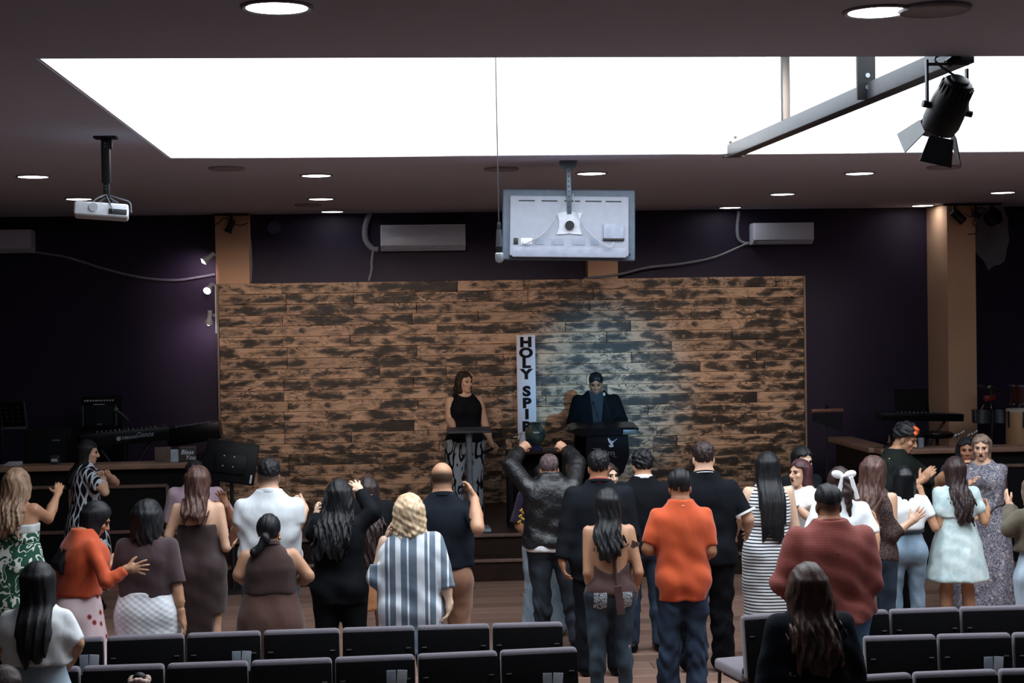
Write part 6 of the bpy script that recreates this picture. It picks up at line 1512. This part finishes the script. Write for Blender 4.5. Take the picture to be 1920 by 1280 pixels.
# ---------------------------------------------------------------- the group praying beside the aisle
p = Figure(top=(1438, 849), h=1.60, yaw=-6, skin=SK['fair'], w=1.05, aw=1.1, arms={'l': dict(e=(1388, 968, -.2), w=(1380, 995, 1), curl=.3), 'r': 'front'})
p.make('woman in black and white striped tank dress with very long straight black hair')
ST = stripes_z('narrow_stripes', '#eef2f7', '#15171c', .0255, .62)
p.skirt('dress', ST, [(.10, .118, .095), (.25, .120, .095), (.42, .124, .095), (.5, .124, .100), (.56, .112, .080), (.62, .088, .066), (.66, .088, .064)], (4, .012, 1)); p.top_garment('bodice', ST, hem=.63, sleeve=0, loose=.010, neck='scoop', fold=.002)
p.hair(HB, 'long', 'straight', .60, 1.06, .010, taper=.72, thick=1.2, swing=.02); p.shoes(SHOE)

p = Figure(facing=True, top=(1500, 862), h=1.50, yaw=112, hyaw=8, hpitch=4, skin=SK['light'], mouth=.008, w=1.05, arms={'l': dict(e=(1527, 980, -1), w=(1488, 945, -.5), t=(1464, 912, .2), n=(-.6, .6, -.5), curl=.75), 'r': dict(e=(1478, 985, 1), w=(1489, 1018, -1), t=(1468, 1007, -1), curl=.4)})
p.make('weeping woman in white blouse and wristwatch with maroon-tinted hair')
p.top_garment('blouse', WHITE, hem=.46, sleeve=.5, loose=.02, box=.6, fold=.007, neck='scoop'); p.trousers(BLACKT); p.hair(HMR, 'long', 'straight', .44, .95, .004, front=1, taper=.8, cutface=1.1); p.eye_parts(); p.shoes(SHOE)
a = p.arm['l']; c = a['W'] - (a['W']-a['E'])*.1; dv = (a['W']-a['E'])/np.linalg.norm(a['W']-a['E'])
MB().cyl(tuple(c-dv*.011), tuple(c+dv*.011), .031, n=18).build('watch_strap', plain('watch_black', '#141418', .4), p.o)
cn = p.Mi.to_3x3() @ Vector((.1, -.9, .4)); MB().box(tuple(c+np.array(cn)*.031), (.032, .012, .032), Vector((0, 1, 0)).rotation_difference(cn).to_matrix(), .004).build('watch_face', steel, p.o)

p = Figure(facing=True, top=(1508, 838), h=1.57, yaw=-160, hyaw=0, hpitch=-14, skin=SK['fair'], arms={'l': 'front', 'r': 'front'})
p.make('dark-haired woman peering down from behind the weeping woman')
p.top_garment('top', BLACKC, hem=.46, sleeve=1.9); p.trousers(BLACKT); p.hair(HB, 'long', 'straight', .35, .95, 0, front=1, cutface=1.1); p.eye_parts(); p.shoes(SHOE)

p = Figure(top=(1551, 912), h=1.64, sex='m', yaw=2, skin=SK['brown'], w=1.28, b=1.1, aw=1.1, stubble=('#17110f', -.06, .8), arms={'l': dict(e=(1468, 1092, -.3), w=(1500, 1110, 1), curl=.3), 'r': dict(e=(1634, 1095, -.3), w=(1606, 1112, 1), curl=.3)})
p.make('broad man in red checked shirt, slick black hair faded at the sides')
PL = plaid('red_check', '#7c3b34', '#5a2c27', .015); p.top_garment('check_shirt', PL, hem=.475, sleeve=1.93, loose=.024, box=.85, flare=.004, fold=.010, hemcurve=.06, collar=PL); p.trousers(denim('blue_denim', '#3c5874', '#5d7c99'), loose=.014, fold=.007)
strap(p, [(.0, .80, False), (.0, .74, False)], .012, PL, 'back_pleat', .014)
p.hair(HB, 'short', 'straight', vol=.010, nape=.012, side=.25); p.shoes(SHOE)

p = Figure(top=(1572, 878), h=1.56, yaw=-10, hyaw=12, skin=SK['tan'], w=1.08, arms={'r': dict(e=(1641, 1036, 0), w=(1643, 988, 1), t=(1636, 955, 1), n=(-1, 0, 0), curl=.3), 'l': 'front'})
p.make('woman in white ruffled blouse, dark ponytail tied with white bow')
p.top_garment('blouse', WHITE, hem=.47, sleeve=.62, loose=.02, box=.7, flare=.02, fold=.010, puff=.05); p.trousers(cloth('white_trouser', '#d5d6d4'), loose=.02, flare=.03)
p.hair(HDB, 'pony', 'straight', .18, vol=.016, nape=-.08, side=.7)
bw = MB(); b0 = p.headpt(.0, -.118, .06)
for sg in (-1, 1): bw.sph(b0 + Vector((sg*.045, -.012, .012)), (.046, .016, .030), 12, Matrix.Rotation(R(-sg*18), 3, 'Y')); bw.box(b0 + Vector((sg*.05+.02, -.03, -.085)), (.034, .008, .17), Matrix.Rotation(R(-sg*16), 3, 'Y'), .003, 1)
bw.sph(b0 + Vector((0, -.02, 0)), .017, 10); bw.build('hair_bow', cloth('white_ribbon', '#f2f2f2', var=.03), p.o); p.shoes(SHOEW)

p = Figure(top=(1641, 857), h=1.585, yaw=-38, hyaw=-20, skin=SK['light'], w=1.05, arms={'r': dict(e=(1673, 1003, -.6), w=(1707, 979, -.4), t=(1737, 950, .2), n=(.3, 1, 0), spread=.12, curl=.1), 'l': 'front'})
p.make('woman in brown lace top with long brown waves, palm on a white tee')
p.top_garment('lace_top', contour_print('brown_lace', '#54423f', '#2e2424', 40, .05, '#5f4c48'), hem=.5, sleeve=1.55, loose=.014, box=.4, fold=.004); p.trousers(denim('ink_denim', '#232f3c', '#3b4b5c'), loose=.01); p.hair(HBR, 'long', 'wavy', .50, 1.12, .010, taper=.9); p.shoes(SHOE)

p = Figure(top=(1694, 875), h=1.44, yaw=-4, hyaw=-6, skin=SK['tan'], w=1.05, arms={'r': dict(e=(1754, 990, 0), w=(1731, 936, 1), t=(1719, 888, 1), n=(-.5, 1, 0), curl=.15, spread=.03), 'l': 'front'})
p.make('woman in white tee and light jeans, glossy straight black hair, hand raised')
p.top_garment('tee', WHITE, hem=.63, sleeve=.62, loose=.012, box=.4, flare=.006, fold=.005); p.trousers(denim('light_denim', '#6d8499', '#93a9bc'), top=.66, loose=.006, fold=.005); p.top_garment('belt', cloth('belt_dark', '#2b3440'), hem=.615, sleeve=0, loose=.013, low=.635, fold=0, box=.15)

p.hair(hair_mat('glossy_black_hair', '#08090b', '#1c1f24', .2), 'bob', 'straight', .13, 1.06, .008); p.shoes(SHOEW)

p = Figure(facing=True, top=(1707, 796), h=1.72, sex='m', yaw=-128, hyaw=8, hpitch=-22, skin=SK['tan'], w=1.32, b=1.2, aw=1.15, mouth=.003, hfwd=.08, stubble=('#1a1412', -.05, .5), arms={'l': dict(e=(1772, 922, -.3), w=(1785, 880, -.6), t=(1816, 858, -.5), n=(0, 0, -1), curl=.3, spread=.15), 'r': 'front'})
p.make('big man in black tee whose dark hair has an orange-dyed front')
p.top_garment('tee', cloth('faded_black_jersey', '#1c211f', var=.05), hem=.44, sleeve=.95, loose=.026, box=.9, flare=.016, sl=.016, fold=.008, hemw=.01); p.trousers(BLACKT, loose=.024, flare=.02); p.hair(HB, 'short', 'curly', vol=.014, nape=-.035, cell=.0055); p.eye_parts(); p.shoes(SHOE)
def tuft(P):
    Q = ((P - p.HC) @ p.Rh)/p.hs; d = sd_ell(Q, V(.030, .048, .100), (.038, .042, .036)) + hair_noise(Q, 'curly', 1.3)*.8; return d*p.hs
p.child('dyed_tuft', tuft, p.HC-.05, p.HC+.22, .006, HOR)

p = Figure(top=(1789, 858), h=1.50, yaw=-5, skin=SK['tan'], w=1.0, arms={'l': dict(e=(1762, 984, -.2), w=(1750, 978, 1), curl=.3), 'r': dict(e=(1846, 978, -.2), w=(1852, 955, 1), t=(1850, 940, 1), curl=.3)})
p.make('young woman in pale mint puff-sleeved dress with bare legs')
MI = cloth('mint_brocade', '#d8e6e4', c2='#a9c2c6', bump=.5); 
p.skirt('dress', MI, [(.33, .170, .145), (.45, .145, .122), (.56, .118, .095), (.64, .096, .072), (.685, .094, .068), (.71, .095, .068)], (8, .03, .5), n=2.05); p.top_garment('bodice', MI, hem=.66, sleeve=.62, loose=.014, flare=-.008, fold=.005, puff=.052, neck='wide')
p.hair(HDB, 'long', 'wavy', .48, .92, .008, swing=.04, taper=.5); p.shoes(SHOE)

p = Figure(facing=True, top=(1840, 815), h=1.61, yaw=142, hyaw=12, hpitch=-6, skin=SK['light'], mouth=.009, w=1.08, arms={'l': dict(e=(1856, 950, -.5), w=(1832, 968, -1), curl=.3), 'r': 'front'})
p.make('woman in long grey paisley dress with highlighted hair, mouth open in prayer')
PA = contour_print('grey_paisley', '#83818c', '#575a68', 26, .05, '#a39aa0', '#b9a9a6')
p.skirt('dress', PA, [(.03, .155, .14), (.25, .145, .125), (.42, .130, .105), (.52, .118, .092), (.58, .096, .072), (.63, .086, .064)], (8, .03, 0)); p.top_garment('dress_top', PA, hem=.60, sleeve=1.35, loose=.016, fold=.006, neck='scoop')
p.band('belt', cloth('belt_plum', '#3a3036'), .60, .618, .030)
p.hair(HHL, 'long', 'wavy', .38, .92, .0, front=1, cutface=1.12); p.eye_parts(); p.shoes(SHOE)

p = Figure(facing=True, top=(1812, 822), h=1.53, yaw=165, skin=SK['brown'], w=1.2, arms={'l': 'front', 'r': 'front'})
p.make('person in plum top with dark hair standing behind the paisley dress')
p.top_garment('top', cloth('plum_cloth', '#382a40', var=.06), hem=.46, sleeve=1.9, loose=.024, box=.8); p.trousers(BLACKT); p.hair(HB, 'long', 'wavy', .3, 1.1, .01, front=1, cutface=1.1); p.eye_parts(); p.shoes(SHOE)

p = Figure(top=(1938, 893), h=1.50, yaw=14, skin=SK['light'], w=1.05, arms={'l': dict(e=(1893, 992, -.1), w=(1895, 948, 1), t=(1879, 917, 1), n=(1, 0, 0), curl=.2), 'r': 'front'})
p.make('woman in olive sweater and ripped pale jeans at the edge of view')
p.top_garment('sweater', cloth('olive_knit', '#5a5244', var=.06), hem=.63, sleeve=1.9, loose=.022, box=.6, fold=.008); p.trousers(denim('ripped_denim', '#9fb6c8', '#c5d5e0'), top=.64, loose=.02, flare=.03); p.hair(HHL, 'long', 'wavy', .4, 1.1, .01); p.shoes(SHOEW)

# ---------------------------------------------------------------- among the chairs
p = Figure(top=(72, 1055), h=1.48, yaw=-5, hyaw=6, skin=SK['tan'], w=1.08, arms={'r': dict(e=(146, 1206, -.2), w=(134, 1236, 1), curl=.3), 'l': dict(e=(8, 1214, -.2), w=(22, 1240, 1), curl=.3)})
p.make('woman in loose white tee and pale jeans, long straight black hair, nearest the chairs')
p.top_garment('tee', WHITE, hem=.635, sleeve=.92, loose=.020, box=.8, flare=.010, sl=.012, fold=.010, hemw=-.012); p.trousers(denim('washed_denim', '#93a8ba', '#b7c7d4'), top=.655, loose=.012); p.hair(HB, 'long', 'straight', .45, .98, .008, taper=.35, swing=.01, thick=1.3); p.shoes(SHOEW)

p = Figure(top=(1513, 1060), h=1.50, yaw=0, skin=SK['light'], w=1.12, arms={'l': 'front', 'r': 'front'})
p.make('woman in dark navy jacket with long brown hair, seen from behind')
p.top_garment('jacket', cloth('navy_jacket', '#1b2027', var=.05), hem=.45, sleeve=1.93, loose=.028, box=.8, fold=.007); p.trousers(BLACKT); p.hair(hair_mat('chestnut_hair', '#221613', '#5c4037', .38), 'long', 'wavy', .43, 1.22, .014, taper=.85); p.shoes(SHOE)

p = Figure(top=(262, 1276), h=1.12, yaw=0, skin=SK['tan'], arms={'l': 'down', 'r': 'down'})
p.make('child with pale pink scrunchie round a topknot, low behind the chairs')
p.top_garment('top', WHITE, hem=.5, sleeve=.6); p.trousers(BLACKT); p.hair(HB, 'bun', 'straight', nape=-.08)
sc = MB()
for k in range(14):
    a = 2*math.pi*k/14; sc.sph(p.headpt(0, -.01, .128) + Vector((.036*math.cos(a), .036*math.sin(a), .006*math.sin(3*a))), (.017, .017, .014), 8)
sc.build('scrunchie', cloth('pale_pink_cloth', '#e3c4b8', var=.05), p.o); MB().sph(p.headpt(0, -.01, .142), (.03, .03, .024), 12).build('topknot', HB, p.o); p.shoes(SHOE)
p = Figure(top=(8, 1252), h=1.14, yaw=-60, skin=SK['light'], arms={'l': 'down', 'r': 'down'})
p.make('dark-haired child cut off by the corner of the picture beside pale jeans')
p.top_garment('top', BLACKC, hem=.5, sleeve=.9); p.trousers(BLACKT); p.hair(HDB, 'bob', 'wavy', .06, 1, .01); p.shoes(SHOE)

# ---------------------------------------------------------------- the two presenters on the stage
p = Figure(facing=True, top=(871, 697), h=1.66, z0=STAGE_Z, yaw=-166, hyaw=24, skin=SK['light'], w=1.14, aw=1.15, arms={'r': dict(e=(842, 786, 0), w=(852, 806, -1), t=(866, 806, -1), n=(0, 0, -1), curl=.2), 'l': dict(e=(908, 792, 0), w=(921, 832, -.4), t=(932, 842, -.2), fist=1, n=(-.3, -.6, 0))})
p.make('woman presenter in black sleeveless top and zebra-patterned trousers on stage')
p.top_garment('top', BLACKC, hem=.52, sleeve=0, loose=.012, neck='scoop', fold=.003); p.trousers(zebra('zebra_print'), loose=.022, flare=.03, t1=1.98, top=.60); p.hair(hair_mat('ombre_hair', '#150f0e', '#4d3b2e', .5), 'long', 'wavy', .34, 1.15, .004, front=1, cutface=1.1); p.eye_parts(); p.shoes(SHOE)
a = p.arm['l']; q = a['W']+a['dir']*.06; md = p.Mi.to_3x3() @ Vector((-1, -.3, -.38)).normalized()
hm = MB().cyl(Vector(q.tolist())-md*.06, Vector(q.tolist())+md*.13, .014, .019, 12); hm.build('microphone', plain('mic_black', '#141416', .4), p.o)

p = Figure(facing=True, top=(1117, 700), h=1.61, z0=STAGE_Z, sex='m', yaw=178, hyaw=-8, hpitch=-16, skin=SK['brown'], w=1.24, b=1.15, arms={'r': dict(e=(1074, 792, 0), w=(1090, 803, -1), t=(1106, 799, -1), n=(0, 0, -1), curl=.3), 'l': dict(e=(1166, 788, 0), w=(1152, 801, -1), t=(1136, 795, -1), n=(0, 0, -1), curl=.3)})
p.make('man presenter in black suit over dark grey shirt at the lectern')
SJ = cloth('black_presenter_suit', '#0e0f13', var=.04); p.top_garment('shirt', cloth('dark_grey_shirt', '#2b2f36', var=.05), hem=.5, sleeve=0, loose=.012, fold=.002, box=.3, collar=cloth('dark_grey_shirt', '#2b2f36'))
p.top_garment('suit_jacket', SJ, hem=.42, sleeve=1.94, loose=.024, box=.7, flare=.006, hemw=.01, fold=.004, cutback=lambda Q: np.minimum(Q[:, 1], (.012+.10*np.clip(Q[:, 2]-.5, 0, 1)) - np.abs(Q[:, 0])))
p.trousers(SJ, loose=.02, flare=.02, t1=1.98); p.hair(HB, 'short', 'short', vol=.0, nape=-.05); p.eye_parts(); p.shoes(SHOE)
